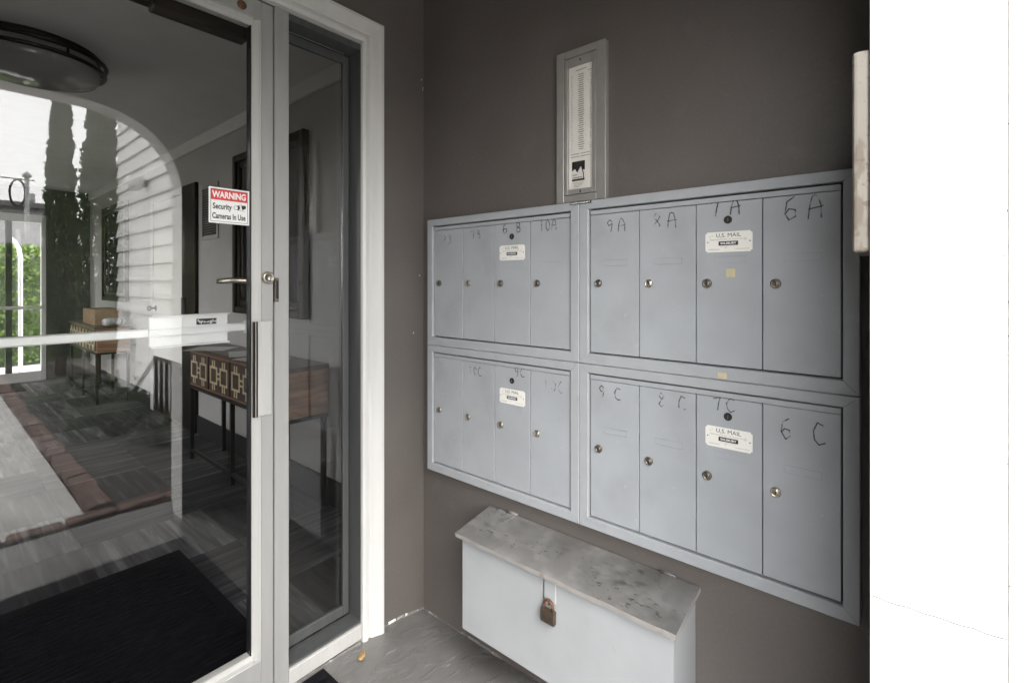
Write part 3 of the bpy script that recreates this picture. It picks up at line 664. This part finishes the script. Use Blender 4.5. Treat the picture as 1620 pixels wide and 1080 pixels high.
for k in range(4): b.ribbon([(lx + .004 + k % 2 * .004, lz - .006 - k * .0038), (lx + .040 - k * .004, lz - .006 - k * .0038)], .0016, f, M['inkfaint'])
obj('name_list', b, di)
b = MB(); b.box(-.0092, -.0086, P1 + .0122, P0 - .0102, 1.5462, 1.9128, M['glass']); obj('pane', b, di)
b = MB(); b.box(-.0312, -.0302, -.762, -.690, 1.4975, 1.5055, M['ink'])
for k in range(14):
    u = .693 + k * .0047; b.box(-.0315, -.0312, -u - random.uniform(.0015, .0035), -u, 1.4995 + random.uniform(0, .001), 1.5030 + random.uniform(0, .0015), M['signwhite'])
o = obj('tape_label', b, origin=(-.03, -.726, 1.4975)); tag(o, 'short black embossed tape label under the directory', 'label')

# ------------------------------------------------------------------ chest with padlock
ch = thing('parcel_chest', 'pale grey wooden chest with stained sloping lid under the mailboxes', 'chest', (-.08, -.705, .17))
ya, yb = -.364, -1.045
b = MB(); b.prism([(-.0015, .171), (-.150, .171), (-.150, .459), (-.0015, .485)], yb, ya, 1, M['chest']); obj('body', b, ch)
b = MB(); d0 = Vector((-.170, 0, .466)); d1 = Vector((-.002, 0, .493)); up = Vector((-.158, 0, .985)) * .014
NL = 30; tp, bt = [], []
vs = []
for k in range(NL + 1):
    y = -.353 + (-1.058 + .353) * k / NL; wob = .0005 * math.sin(k * .9) + random.uniform(-.0003, .0003)
    for q, e in ((d0, 1), (d1, 0)):
        for l in (0, 1): vs.append((q.x + (up.x * l) + (wob * 1.2 if e else 0), y, q.z + up.z * l + (wob if e else 0)))
fs_top, fs_edge = [], []
for k in range(NL):
    i = k * 4; j = i + 4
    fs_top.append((i + 1, j + 1, j + 3, i + 3)); fs_edge += [(i, j, j + 1, i + 1), (i + 2, i + 3, j + 3, j + 2), (i, i + 2, j + 2, j)]
b.add(vs, fs_top, M['lid']); b.add(vs, fs_edge + [(0, 1, 3, 2), (NL * 4, NL * 4 + 2, NL * 4 + 3, NL * 4 + 1)], M['edge']); lid = obj('lid', b, ch)
def lz_(x): return .4798 + (x + .1722) * (.027 / .168)
for y in (-.452, -.976):
    b = MB()
    b.box(-.004, -.001, y - .022, y + .022, .5065, .514, M['lid'], .0008)
    b.tube([(-.008, y - .022, .5105), (-.008, y + .022, .5105)], .0034, M['lid'], 8)
    vs = [(-.012, y + .016, lz_(-.012) + .0004), (-.012, y - .016, lz_(-.012) + .0004), (-.052, y - .006, lz_(-.052) + .0004), (-.052, y + .006, lz_(-.052) + .0004)]
    vs += [(p[0], p[1], p[2] + .0026) for p in vs]; b.add(vs, [(4, 5, 6, 7), (0, 3, 2, 1), (0, 1, 5, 4), (1, 2, 6, 5), (2, 3, 7, 6), (3, 0, 4, 7)], M['lid'])
    obj('hinge', b, lid)
b = MB(); b.box(-.154, -.1502, -.722, -.684, .398, .461, M['chest'], .0012); b.box(-.1535, -.1502, -.6835, -.6822, .398, .461, M['dark']); obj('hasp', b, ch)
b = MB(); b.tube([(-.150, -.703 + .0, .4045)] + [(-.150 - .012 * math.sin(a), -.703, .4045 - .007 + .007 * math.cos(a)) for a in (0.6, 1.2, 1.8, 2.4)] + [(-.150, -.703, .392)], .002, M['rust'], 6); obj('staple', b, ch)
pl = thing('padlock', 'small tarnished bronze padlock hanging on the chest hasp', 'padlock', (-.161, -.7035, .346))
b = MB(); b.box(-.169, -.155, -.726, -.681, .346, .382, M['padlock'], .003, 2); b.lathe([(.004, 0), (.004, -.001)], (-.162, -.7035, .346), 2, M['dark'], 10); obj('body', b, pl)
b = MB(); c = (-.161, -.7035); b.tube([(c[0], c[1] + .0145, .378), (c[0], c[1] + .0145, .393)] + [(c[0], c[1] + .0145 * math.cos(a), .393 + .0135 * math.sin(a)) for a in [math.pi * k / 8 for k in range(1, 8)]] + [(c[0], c[1] - .0145, .393), (c[0], c[1] - .0145, .378)], .0038, M['rust'], 8); obj('shackle', b, pl)

# ------------------------------------------------------------------ weathered board behind the arch jamb
b = MB(); b.box(XA + .003, XA + .13, YB + .0005, YB + .0215, 1.314, 1.606, M['board'], .006, 3)
o = obj('weathered_board', b, origin=(XA + .06, YB + .01, 1.31)); tag(o, 'narrow cream board with rust stains on the back of the white pillar', 'board')

# ------------------------------------------------------------------ doormat, leaf
dm = thing('doormat', 'black ribbed doormat outside the entrance door on grey concrete', 'doormat', (-1.1, -.60, .05))
zf = .0485
b = MB(); b.box(-1.75, -.436, -1.20, -.032, zf, zf + .008, M['mat'], .003); obj('base', b, dm)
b = MB()
for k in range(38): y = -1.185 + k * .030; b.box(-1.725, -.455, y, y + .014, zf + .0081, zf + .0125, M['mat'], .002)
obj('ribs', b, dm)
b = MB(); ax, ay = .776, .631; ring_, low = [], []
for k in range(16):
    a = 2 * math.pi * k / 16; u = .023 * math.cos(a); w = .0105 * math.sin(a) * (1 - .25 * math.cos(a)); x = -.324 + ax * u + ay * w; y = -.072 + ay * u - ax * w
    ring_.append((x, y, fz(x, y) + .0035 + 6 * w * w * 4 + 8 * u * u)); low.append((x, y, ring_[-1][2] - .0007))
c_ = (-.324, -.072, fz(-.324, -.072) + .0022)
b.add(ring_ + low + [c_, (c_[0], c_[1], c_[2] - .0007)], [(k, (k + 1) % 16, 32) for k in range(16)] + [(16 + (k + 1) % 16, 16 + k, 33) for k in range(16)] + [(k, 16 + k, 16 + (k + 1) % 16, (k + 1) % 16) for k in range(16)], M['leaf'], True)
b.tube([(-.324 + ax * .022, -.072 + ay * .022, fz(-.31, -.06) + .007), (-.324 + ax * .034, -.072 + ay * .034, fz(-.30, -.05) + .004)], .0008, M['leaf'], 5)
o = obj('dry_leaf', b, origin=(-.324, -.07, .04)); tag(o, 'single tan dry leaf on the grey porch floor by the threshold', 'leaf')

# ------------------------------------------------------------------ lobby contents
lm = thing('lobby_mat', 'large black ribbed entrance mat inside the lobby', 'mat', (-1.05, .72, 0))
b = MB(); b.box(-1.62, -.463, .235, 1.213, .0005, .007, M['mat'], .003); b.box(-1.56, -.505, .285, 1.163, .0071, .0095, M['mat'], .001); obj('base', b, lm)
b = MB()
for k in range(36): y = .29 + k * .0242; b.box(-1.555, -.51, y, y + .011, .0096, .0145, M['mat'])
o = obj('ribs', b, lm); o['kind'] = 'stuff'

lp = thing('ceiling_lamp', 'round flush ceiling lamp with dark bronze rings in the lobby', 'ceiling lamp', (-.875, 2.07, 2.5))
c = (-.875, 2.07, 2.5)
b = MB(); b.lathe([(.265, 0), (.28, -.012), (.28, -.03), (.26, -.034)], c, 2, M['bronze'], 48); obj('ceiling_pan', b, lp)
b = MB(); b.lathe([(.272, -.034), (.278, -.07), (.278, -.112), (.26, -.142), (.15, -.172), (.02, -.18)], c, 2, M['diffuser'], 48); obj('bowl', b, lp)
for hz, rr in ((-.048, .300), (-.090, .294)):
    b = MB(); b.tube([(c[0] + rr * math.cos(2 * math.pi * k / 48), c[1] + rr * math.sin(2 * math.pi * k / 48), c[2] + hz) for k in range(48)], .011, M['bronze'], 8, closed=True); obj('ring', b, lp)
for k in range(4):
    b = MB(); a = R(20 + 90 * k); b.tube([(c[0] + .300 * math.cos(a), c[1] + .300 * math.sin(a), c[2] - .045), (c[0] + .298 * math.cos(a), c[1] + .298 * math.sin(a), c[2] - .088)], .006, M['bronze'], 6)
    b.tube([(c[0] + .24 * math.cos(a), c[1] + .24 * math.sin(a), c[2] - .03), (c[0] + .300 * math.cos(a), c[1] + .300 * math.sin(a), c[2] - .045)], .005, M['bronze'], 6)
    obj('ring_post', b, lp)

def console(y0, y1, x0, x1, label):
    t = thing('console_table', label, 'table', ((x0 + x1) / 2, (y0 + y1) / 2, 0), 'console tables along the lobby wall')
    b = MB(); b.box(x0 - .01, x1, y0 - .01, y1 + .01, .785, .81, M['woodtop'], .003); obj('table_top', b, t)
    b = MB(); b.box(x0 + .012, x1 - .004, y0, y1, .535, .7848, M['wood'], .002); obj('drawer_case', b, t)
    b = MB(); b.box(x0, x1, y0 - .005, y1 + .005, .515, .5348, M['iron'], .002); obj('frame', b, t)
    for yy in (y0 + .02, (y0 + y1) / 2, y1 - .02):
        for xx in (x0 + .015, x1 - .020):
            b = MB(); b.box(xx - .0125, xx + .0125, yy - .0125, yy + .0125, 0.0005, .5148, M['iron'], .002); obj('leg', b, t)
    b = MB(); b.box(x0 + .003, x0 + .026, y0 + .04, y1 - .04, .06, .08, M['iron'], .002); obj('stretcher', b, t)
    nd = 4; L_ = (y1 - y0 - .06) / nd                            # drawer fronts with gold fretwork
    for k in range(nd):
        a = y0 + .03 + L_ * k + .01; c2 = a + L_ - .02
        b = MB(); b.box(x0, x0 + .0118, a, c2, .552, .770, M['woodtop'], .002); dr = obj('drawer', b, t)
        b = MB(); zc = .661; ym = (a + c2) / 2; e = x0 - .004
        def bar(ya_, yb_, za, zb): b.box(e, x0 - .0004, ya_, yb_, za, zb, M['gold'], .001)
        for cy in (ym - .082, ym + .082):
            hw = .046; w_ = .014
            bar(cy - hw, cy + hw, zc + .044, zc + .044 + w_); bar(cy - hw, cy + hw, zc - .044 - w_, zc - .044)
            bar(cy - hw - w_, cy - hw - .0003, zc - .058, zc + .058); bar(cy + hw + .0003, cy + hw + w_, zc - .058, zc + .058)
            for q in (-.022, .010):
                bar(cy + q, cy + q + .012, zc - .098, zc - .0585); bar(cy + q, cy + q + .012, zc + .0585, zc + .098)
        for q in (-.022, .010): bar(ym - .0215, ym + .0215, zc + q, zc + q + .012)
        obj('fretwork', b, dr)
    return t
console(1.086, 2.55, -.017, .228, 'dark wood console table with gold fretwork and loose papers on it, nearest the entrance')
console(5.05, 6.40, -.090, .205, 'dark wood console table with gold fretwork holding a cardboard box, beyond the lobby door')
for (x, y, a, lab) in ((.06, 1.55, 12, 'white sheet of paper lying on the near console table, closest sheet'), (.10, 1.86, -20, 'white sheet of paper in the middle of the near console table'), (.04, 2.28, 40, 'white sheet of paper at the far end of the near console table')):
    b = MB(); b.box(-.10, .10, -.135, .135, 0, .0012, M['signwhite'], mtx=Matrix.Translation((x, y, .8105)) @ Matrix.Rotation(R(a), 4, 'Z'))
    o = obj('paper_sheet', b, origin=(x, y, .81)); tag(o, lab, 'paper', 'papers on the console table')
b = MB(); b.box(-.06, .17, 5.25, 5.85, .8105, .98, M['cardboard'], .003); b.box(.05, .06, 5.249, 5.851, .9801, .981, M['tape'])
o = obj('cardboard_box', b, origin=(.05, 5.55, .81)); tag(o, 'brown cardboard box on the far console table', 'box')
b = MB(); b.tube([(-.01, 5.10, .852), (.05, 5.13, .853), (.17, 5.18, .852)], [.038, .04, .036], M['parcel'], 12); b.tube([(.12, 5.16, .853), (.14, 5.168, .853)], .041, M['blue'], 12)
o = obj('wrapped_parcel', b, origin=(.08, 5.14, .811)); tag(o, 'pale rolled parcel with blue tape in front of the cardboard box', 'parcel')

def picture(y0, y1, label):
    t = thing('framed_picture', label, 'picture', (LX, (y0 + y1) / 2, 1.05), 'dark framed pictures in the lobby')
    b = MB()
    for d_, x_, w_ in ((0, LX - .045, .05), (.05, LX - .03, .045)):
        a, c, e, f_ = y0 + d_, y1 - d_, 1.05 + d_, 2.195 - d_
        b.box(x_, LX - .0005, a, a + w_, e, f_, M['bronze'], .005); b.box(x_, LX - .0005, c - w_, c, e, f_, M['bronze'], .005)
        b.box(x_, LX - .0005, a + w_, c - w_, e, e + w_, M['bronze'], .005); b.box(x_, LX - .0005, a + w_, c - w_, f_ - w_, f_, M['bronze'], .005)
    obj('frame', b, t)
    b = MB(); b.box(LX - .02, LX - .0007, y0 + .0952, y1 - .0952, 1.1452, 2.0998, M['picture']); obj('glazed_print', b, t)
picture(1.338, 2.37, 'large dark framed picture above the near console table')
picture(5.31, 6.40, 'large dark framed picture above the far console table')

vt = thing('wall_vent', 'grey louvred air vent on the lobby wall beside the door', 'vent', (LX, 2.91, 1.62))
b = MB()
for q in ((2.735, 2.765, 1.62, 2.07), (3.065, 3.095, 1.62, 2.07), (2.765, 3.065, 1.62, 1.65), (2.765, 3.065, 2.04, 2.07)): b.box(LX - .012, LX - .0005, *q[:2], *q[2:], M['lobbywall'], .002)
obj('frame', b, vt)
b = MB()
for k in range(19):
    z = 1.655 + k * .0203; b.prism([(LX - .010, z), (LX - .001, z + .014), (LX - .001, z + .017), (LX - .010, z + .003)], 2.765, 3.065, 1, M['alu_grey'])
o = obj('slats', b, vt); o['kind'] = 'stuff'

ld = thing('lobby_door', 'glossy white lobby door with round knob in the right hand lobby wall', 'door', (LX, 3.8, 0))
b = MB(); b.box(LX - .03, LX - .0005, 3.18, 3.50, 0, 2.12, M['bronze'], .004); b.box(LX - .03, LX - .0005, 4.34, 4.42, 0, 2.12, M['trim'], .004); b.box(LX - .03, LX - .0005, 3.5005, 4.3395, 2.05, 2.12, M['trim'], .004); obj('frame', b, ld)
b = MB(); b.box(LX - .022, LX - .0006, 3.502, 4.338, .01, 2.048, M['doorwhite'], .002); obj('door_leaf', b, ld)
b = MB(); b.box(LX - .026, LX - .0222, 3.51, 4.33, .015, .55, M['bronze'], .001); obj('dark_backing_panel', b, ld)  # dark sheet added to the door so the reflected balusters show black
b = MB(); b.lathe([(.03, 0), (.03, -.006), (.012, -.012), (.012, -.035), (.027, -.045), (.03, -.06), (.02, -.072)], (LX - .022, 4.26, 1.02), 0, M['bronze'], 18); obj('knob', b, ld)
b = MB(); b.box(LX - .036, LX - .0305, 3.40, 3.50, .98, 1.14, M['black'], .002); obj('latch_box', b, ld)

# far glass door
fd = thing('far_glass_door', 'white framed glass door at the far end of the lobby', 'door', (-.69, LY, 0))
b = MB(); b.box(-.235, -.190, LY + .01, LY + .09, 0, 2.15, M['signwhite'], .003); obj('stile', b, fd)
b = MB(); b.box(-1.215, -1.145, LY + .01, LY + .09, 0, 2.15, M['signwhite'], .003); obj('stile', b, fd)
b = MB(); b.box(-.56, -.50, LY + .01, LY + .09, .1205, 2.05, M['alu_grey'], .003); obj('meeting_stile', b, fd)
b = MB(); b.box(-1.144, -.236, LY + .01, LY + .09, 2.0505, 2.15, M['signwhite'], .003); obj('top_rail', b, fd)
b = MB(); b.box(-1.144, -.236, LY + .01, LY + .09, 0, .12, M['signwhite'], .003); obj('bottom_rail', b, fd)
b = MB(); b.box(-1.14, -.24, LY - .05, LY - .02, .93, .97, M['signwhite'], .004); b.box(-1.14, -1.10, LY - .02, LY + .01, .935, .965, M['signwhite']); b.box(-.28, -.24, LY - .02, LY + .01, .935, .965, M['signwhite']); obj('push_bar', b, fd)
b = MB(); b.box(-1.1445, -.5605, LY + .045, LY + .051, .1205, 2.05, M['glass']); obj('pane', b, fd)
b = MB(); b.box(-.4995, -.2355, LY + .045, LY + .051, .1205, 2.05, M['glass']); obj('pane', b, fd)
b = MB(); b.box(-.84, -.60, LY + .0515, LY + .053, 1.05, 1.30, M['parcel'])
o = obj('paper_notice', b, origin=(-.72, LY + .05, 1.05)); tag(o, 'pale paper notice stuck on the far glass door', 'notice')
b = MB(); b.box(-1.2, -.45, 6.55, 7.15, .0005, .012, M['mat'], .003); o = obj('far_mat', b, origin=(-.8, 6.85, 0)); tag(o, 'small black mat at the far glass door', 'mat')

# ------------------------------------------------------------------ outdoors: ground, path, bed
b = MB(); b.add([(-150, -150, -.06), (150, -150, -.06), (150, 150, -.06), (-150, 150, -.06)], [(0, 1, 2, 3)], M['ground']); struct('ground', b)
b = MB(); b.box(-2.2, -.665, -9.6, -1.955, -.2, -.004, M['concrete'], .004); struct('path', b)
b = MB(); nx, ny = 18, 60; vs = []
for j in range(ny + 1):
    for i in range(nx + 1):
        x = -.56 + .86 * i / nx; y = -8.6 + 6.64 * j / ny; vs.append((x, y, -.005 + .03 * math.sin(i / nx * math.pi) + random.uniform(-.012, .012)))
b.add(vs, [(j * (nx + 1) + i, j * (nx + 1) + i + 1, (j + 1) * (nx + 1) + i + 1, (j + 1) * (nx + 1) + i) for j in range(ny) for i in range(nx)], M['soil'], True); struct('garden_bed', b)
be = thing('brick_edging', 'low weathered brick edging beside the path and porch step', 'brick edging', (-.6, -3, 0))
bmsh = []
for k in range(4):
    q = MB(); b2 = bmesh.new(); bmesh.ops.create_cube(b2, size=1)
    for v in b2.verts: v.co = (v.co.x * .098 + random.uniform(-.004, .004), v.co.y * .198 + random.uniform(-.005, .005), v.co.z * .075 + random.uniform(-.005, .005))
    bmesh.ops.bevel(b2, geom=b2.edges[:], offset=.008, segments=1, affect='EDGES'); q.bm(b2, M['brick']); bmsh.append(mesh_of('brick', q))
y = -2.06
while y > -8.5:
    o = inst('brick', random.choice(bmsh), (-.61 + random.uniform(-.008, .008), y, .012 + random.uniform(-.008, .01)), be); o.rotation_euler = (random.uniform(-.05, .05), random.uniform(-.05, .05), random.uniform(-.06, .06)); y -= .212
x = .18
while x > -2.2:
    o = inst('brick', random.choice(bmsh), (x, -1.84, .010 + random.uniform(-.006, .006)), be); o.rotation_euler = (random.uniform(-.03, .03), random.uniform(-.03, .03), R(90) + random.uniform(-.05, .05)); x -= .212

# siding wing to the right of the arch
sh = thing('siding_house', 'white lap siding wing of the building beside the garden bed', 'house', (.5, -4, 0))
b = MB(); b.box(.33, 3.5, -6.10, -1.57, -.2, 6.2, M['siding']); obj('wall', b, sh)
bd = MB(); bd.prism([(.300, .008), (.300, .022), (.324, .1868), (.3295, .1868), (.3295, .008)], -6.10, -1.765, 1, M['siding']); bdm = mesh_of('siding_board', bd)
for k in range(34): inst('siding_board', bdm, (0, 0, .02 + k * .18), sh)
b = MB(); b.box(.1, 3.7, -6.5, -1.4, 6.2, 6.35, M['roof'], .01); obj('roof', b, sh)
b = MB(); b.lathe([(.05, 0), (.05, -.01), (.02, -.02), (.02, -.05)], (.304, -4.9, 2.35), 0, M['bronze'], 14); b.lathe([(.03, -.10), (.07, -.05), (.09, .03), (.075, .05)], (.22, -4.9, 2.35), 2, M['signwhite'], 16); wl = obj('wall_lamp', b, sh)

rl = thing('stair_railing', 'low black iron railing with square balusters beside the white siding', 'railing', (.16, -3.5, 0))
b = MB(); b.box(.145, .175, -3.99, -2.70, .550, .578, M['iron'], .003); b.box(.15, .17, -3.99, -2.70, .055, .075, M['iron'], .003); obj('rail', b, rl)
bb = MB(); bb.box(-.011, .011, -.013, .013, .0755, .5495, M['iron']); bam = mesh_of('baluster', bb)
for k in range(9): inst('baluster', bam, (.160, -3.96 + k * .150, 0), rl)
b = MB(); b.tube([(.16, -3.985, .56), (.16, -4.9, .02)], .020, M['iron'], 8); obj('sloping_rail', b, rl)

# ------------------------------------------------------------------ foliage
def leaves(n, sampler, size, m, b=None, up=.6):
    b = b or MB(); vs, fs = [], []
    for i in range(n):
        p, out_ = sampler(); p = Vector(p); d_ = (Vector(out_) * .6 + Vector((random.gauss(0, .45), random.gauss(0, .45), up + random.gauss(0, .35)))).normalized()
        s = d_.cross(Vector((random.gauss(0, 1), random.gauss(0, 1), random.gauss(0, 1)))).normalized(); l = size * random.uniform(.6, 1.5); w = l * random.uniform(.22, .4)
        k = len(vs); vs += [p - s * w * .5, p + d_ * l * .5 - s * w, p + d_ * l, p + d_ * l * .5 + s * w]; fs.append((k, k + 1, k + 2, k + 3))
    b.add(vs, fs, m); return b
def cypress(x, y, h, r, label, n):
    t = thing('cypress_tree', label, 'tree', (x, y, 0), 'slim cypress trees in the garden bed')
    b = MB(); b.tube([(x, y, -.1), (x + .01, y, h * .4), (x, y, h * .9)], [.06, .04, .01], M['trunk'], 8); obj('trunk', b, t)
    ph = [random.uniform(0, 6) for _ in range(4)]
    def smp():
        u = random.random() ** .85; z = .25 + u * (h - .25); a = random.uniform(0, 2 * math.pi)
        rr = r * (min(1, .55 + u * 1.9) if u < .24 else (1 - ((u - .24) / .76) ** 1.25) * .97 + .03)
        rr *= .80 + .20 * math.sin(a * 3 + z * 5 + ph[0]) * math.sin(z * 9 + ph[1]) + .10 * math.sin(z * 17 + a * 2 + ph[2])
        q = rr * random.uniform(.55, 1.02) ** .6
        return (x + q * math.cos(a), y + q * math.sin(a), z), (math.cos(a), math.sin(a), 0)
    obj('crown', leaves(n, smp, .05, M['leafdark'], up=1.6), t)
cypress(-.035, -7.36, 4.75, .225, 'slim tall cypress farther down the garden bed', 14000)
cypress(.25, -6.62, 4.75, .30, 'slim tall cypress against the end of the white siding', 18000)
def bush(x, y, r, h, label, n, m):
    t = thing('garden_shrub', label, 'shrub', (x, y, 0), 'low shrubs in the garden bed')
    b = MB()
    for k in range(5): a = k * 1.26; b.tube([(x, y, -.02), (x + r * .5 * math.cos(a), y + r * .5 * math.sin(a), h * .7)], .005, M['trunk'], 5)
    obj('stems', b, t)
    def smp():
        a = random.uniform(0, 6.283); u = random.random() ** .5; z = h * random.uniform(.15, 1) * (1 - .5 * u * u)
        return (x + r * u * math.cos(a), y + r * u * math.sin(a), z), (math.cos(a), math.sin(a), .2)
    obj('foliage', leaves(n, smp, .05, m), t)
for i, (x, y, r, h) in enumerate(((-.26, -3.7, .24, .20), (-.10, -4.35, .30, .26), (-.34, -4.9, .24, .22), (.0, -3.1, .20, .18), (-.1, -5.4, .26, .28))):
    bush(x, y, r, h, ['low feathery shrub nearest the brick edging', 'wide low shrub in the middle of the bed', 'small shrub at the path side of the bed', 'shrub closest to the black railing', 'shrub in front of the cypress trunk'][i], 900, M['shrub'])
def hedge(name, x0, x1, y0, y1, h, label, n):
    t = thing(name, label, 'hedge', ((x0 + x1) / 2, (y0 + y1) / 2, 0))
    b = MB(); b.box(x0 + .12, x1 - .12, y0 + .12, y1 - .12, -.05, h - .15, M['leafdark']); obj('branches', b, t)
    def smp():
        f_ = random.random(); x = random.uniform(x0, x1); y = random.uniform(y0, y1); z = random.uniform(.0, h)
        if f_ < .35: y = y0 + abs(random.gauss(0, .06)); o_ = (0, -1, 0)
        elif f_ < .7: y = y1 - abs(random.gauss(0, .06)); o_ = (0, 1, 0)
        else: z = h - abs(random.gauss(0, .06)); o_ = (0, 0, 1)
        return (x, y, z), o_
    obj('foliage', leaves(n, smp, .07, M['leafmid'], up=.3), t)
hedge('clipped_hedge', -4.5, .70, -10.4, -9.7, 1.85, 'clipped green hedge across the end of the path', 14000)
hedge('rear_hedge', -3.2, 1.2, 9.2, 9.9, 1.80, 'leafy green hedge behind the far glass door', 14000)

# far building, mast and wires
fb = thing('far_building', 'long pale single storey building beyond the clipped hedge', 'building', (-4, -15, 0))
b = MB(); b.box(-9, .75, -20, -14, -.1, 2.95, M['farwall']); obj('wall', b, fb)
b = MB(); b.box(-9.2, .95, -20.2, -13.8, 2.9505, 3.08, M['roof'], .02); obj('roof', b, fb)
b = MB(); b.box(-.75, -.35, -13.999, -13.88, 1.9, 2.3, M['galv'], .01); obj('meter_box', b, fb)
b = MB(); b.lathe([(.05, 0), (.05, .3)], (.45, -14.6, 3.08), 2, M['galv'], 10); obj('vent_pipe', b, fb)
um = thing('service_mast', 'thin grey service mast with a coil of cable at its top', 'mast', (.0, -11, 0))
b = MB(); b.lathe([(.036, -.05), (.034, 3.25)], (.0, -11, 0), 2, M['galv'], 12); b.lathe([(.055, 3.2), (.07, 3.24), (.02, 3.30)], (.0, -11, 0), 2, M['galv'], 12); obj('pole', b, um)
b = MB(); b.tube([(-.12 + .10 * math.cos(a), -11, 2.90 + .24 * math.sin(a)) for a in [2 * math.pi * k / 24 for k in range(24)]], .018, M['iron'], 6, closed=True); obj('cable_coil', b, um)
b = MB(); b.tube([(.10 - 9 * k / 10, -11 - 4 * k / 10, 3.15 + 1.4 * k / 10 - .9 * (k / 10) * (1 - k / 10)) for k in range(11)], .012, M['iron'], 5); obj('wire', b, um)
# behind the far glass door
b = MB(); b.box(-3.5, 1.5, LY + .121, 9.1, -.2, -.012, M['concrete']); struct('rear_landing', b)
rb = thing('rear_building', 'plain grey building wall rising behind the rear hedge', 'building', (-1, 12, 0))
b = MB(); b.box(-6, 5, 12, 18, -.1, 5, M['greystucco']); obj('wall', b, rb)
b = MB(); b.box(-6.2, 5.2, 11.8, 18.2, 5.0005, 5.15, M['roof'], .02); obj('roof', b, rb)
hr = thing('pipe_handrail', 'white bent pipe handrail outside the far glass door', 'handrail', (-.345, 8.2, 0))
b = MB(); b.tube([(-.345, 8.2, -.05), (-.345, 8.2, 1.62), (-.36, 8.2, 1.74), (-.40, 8.2, 1.84), (-.47, 8.2, 1.92)], .025, M['signwhite'], 10); obj('pipe', b, hr)
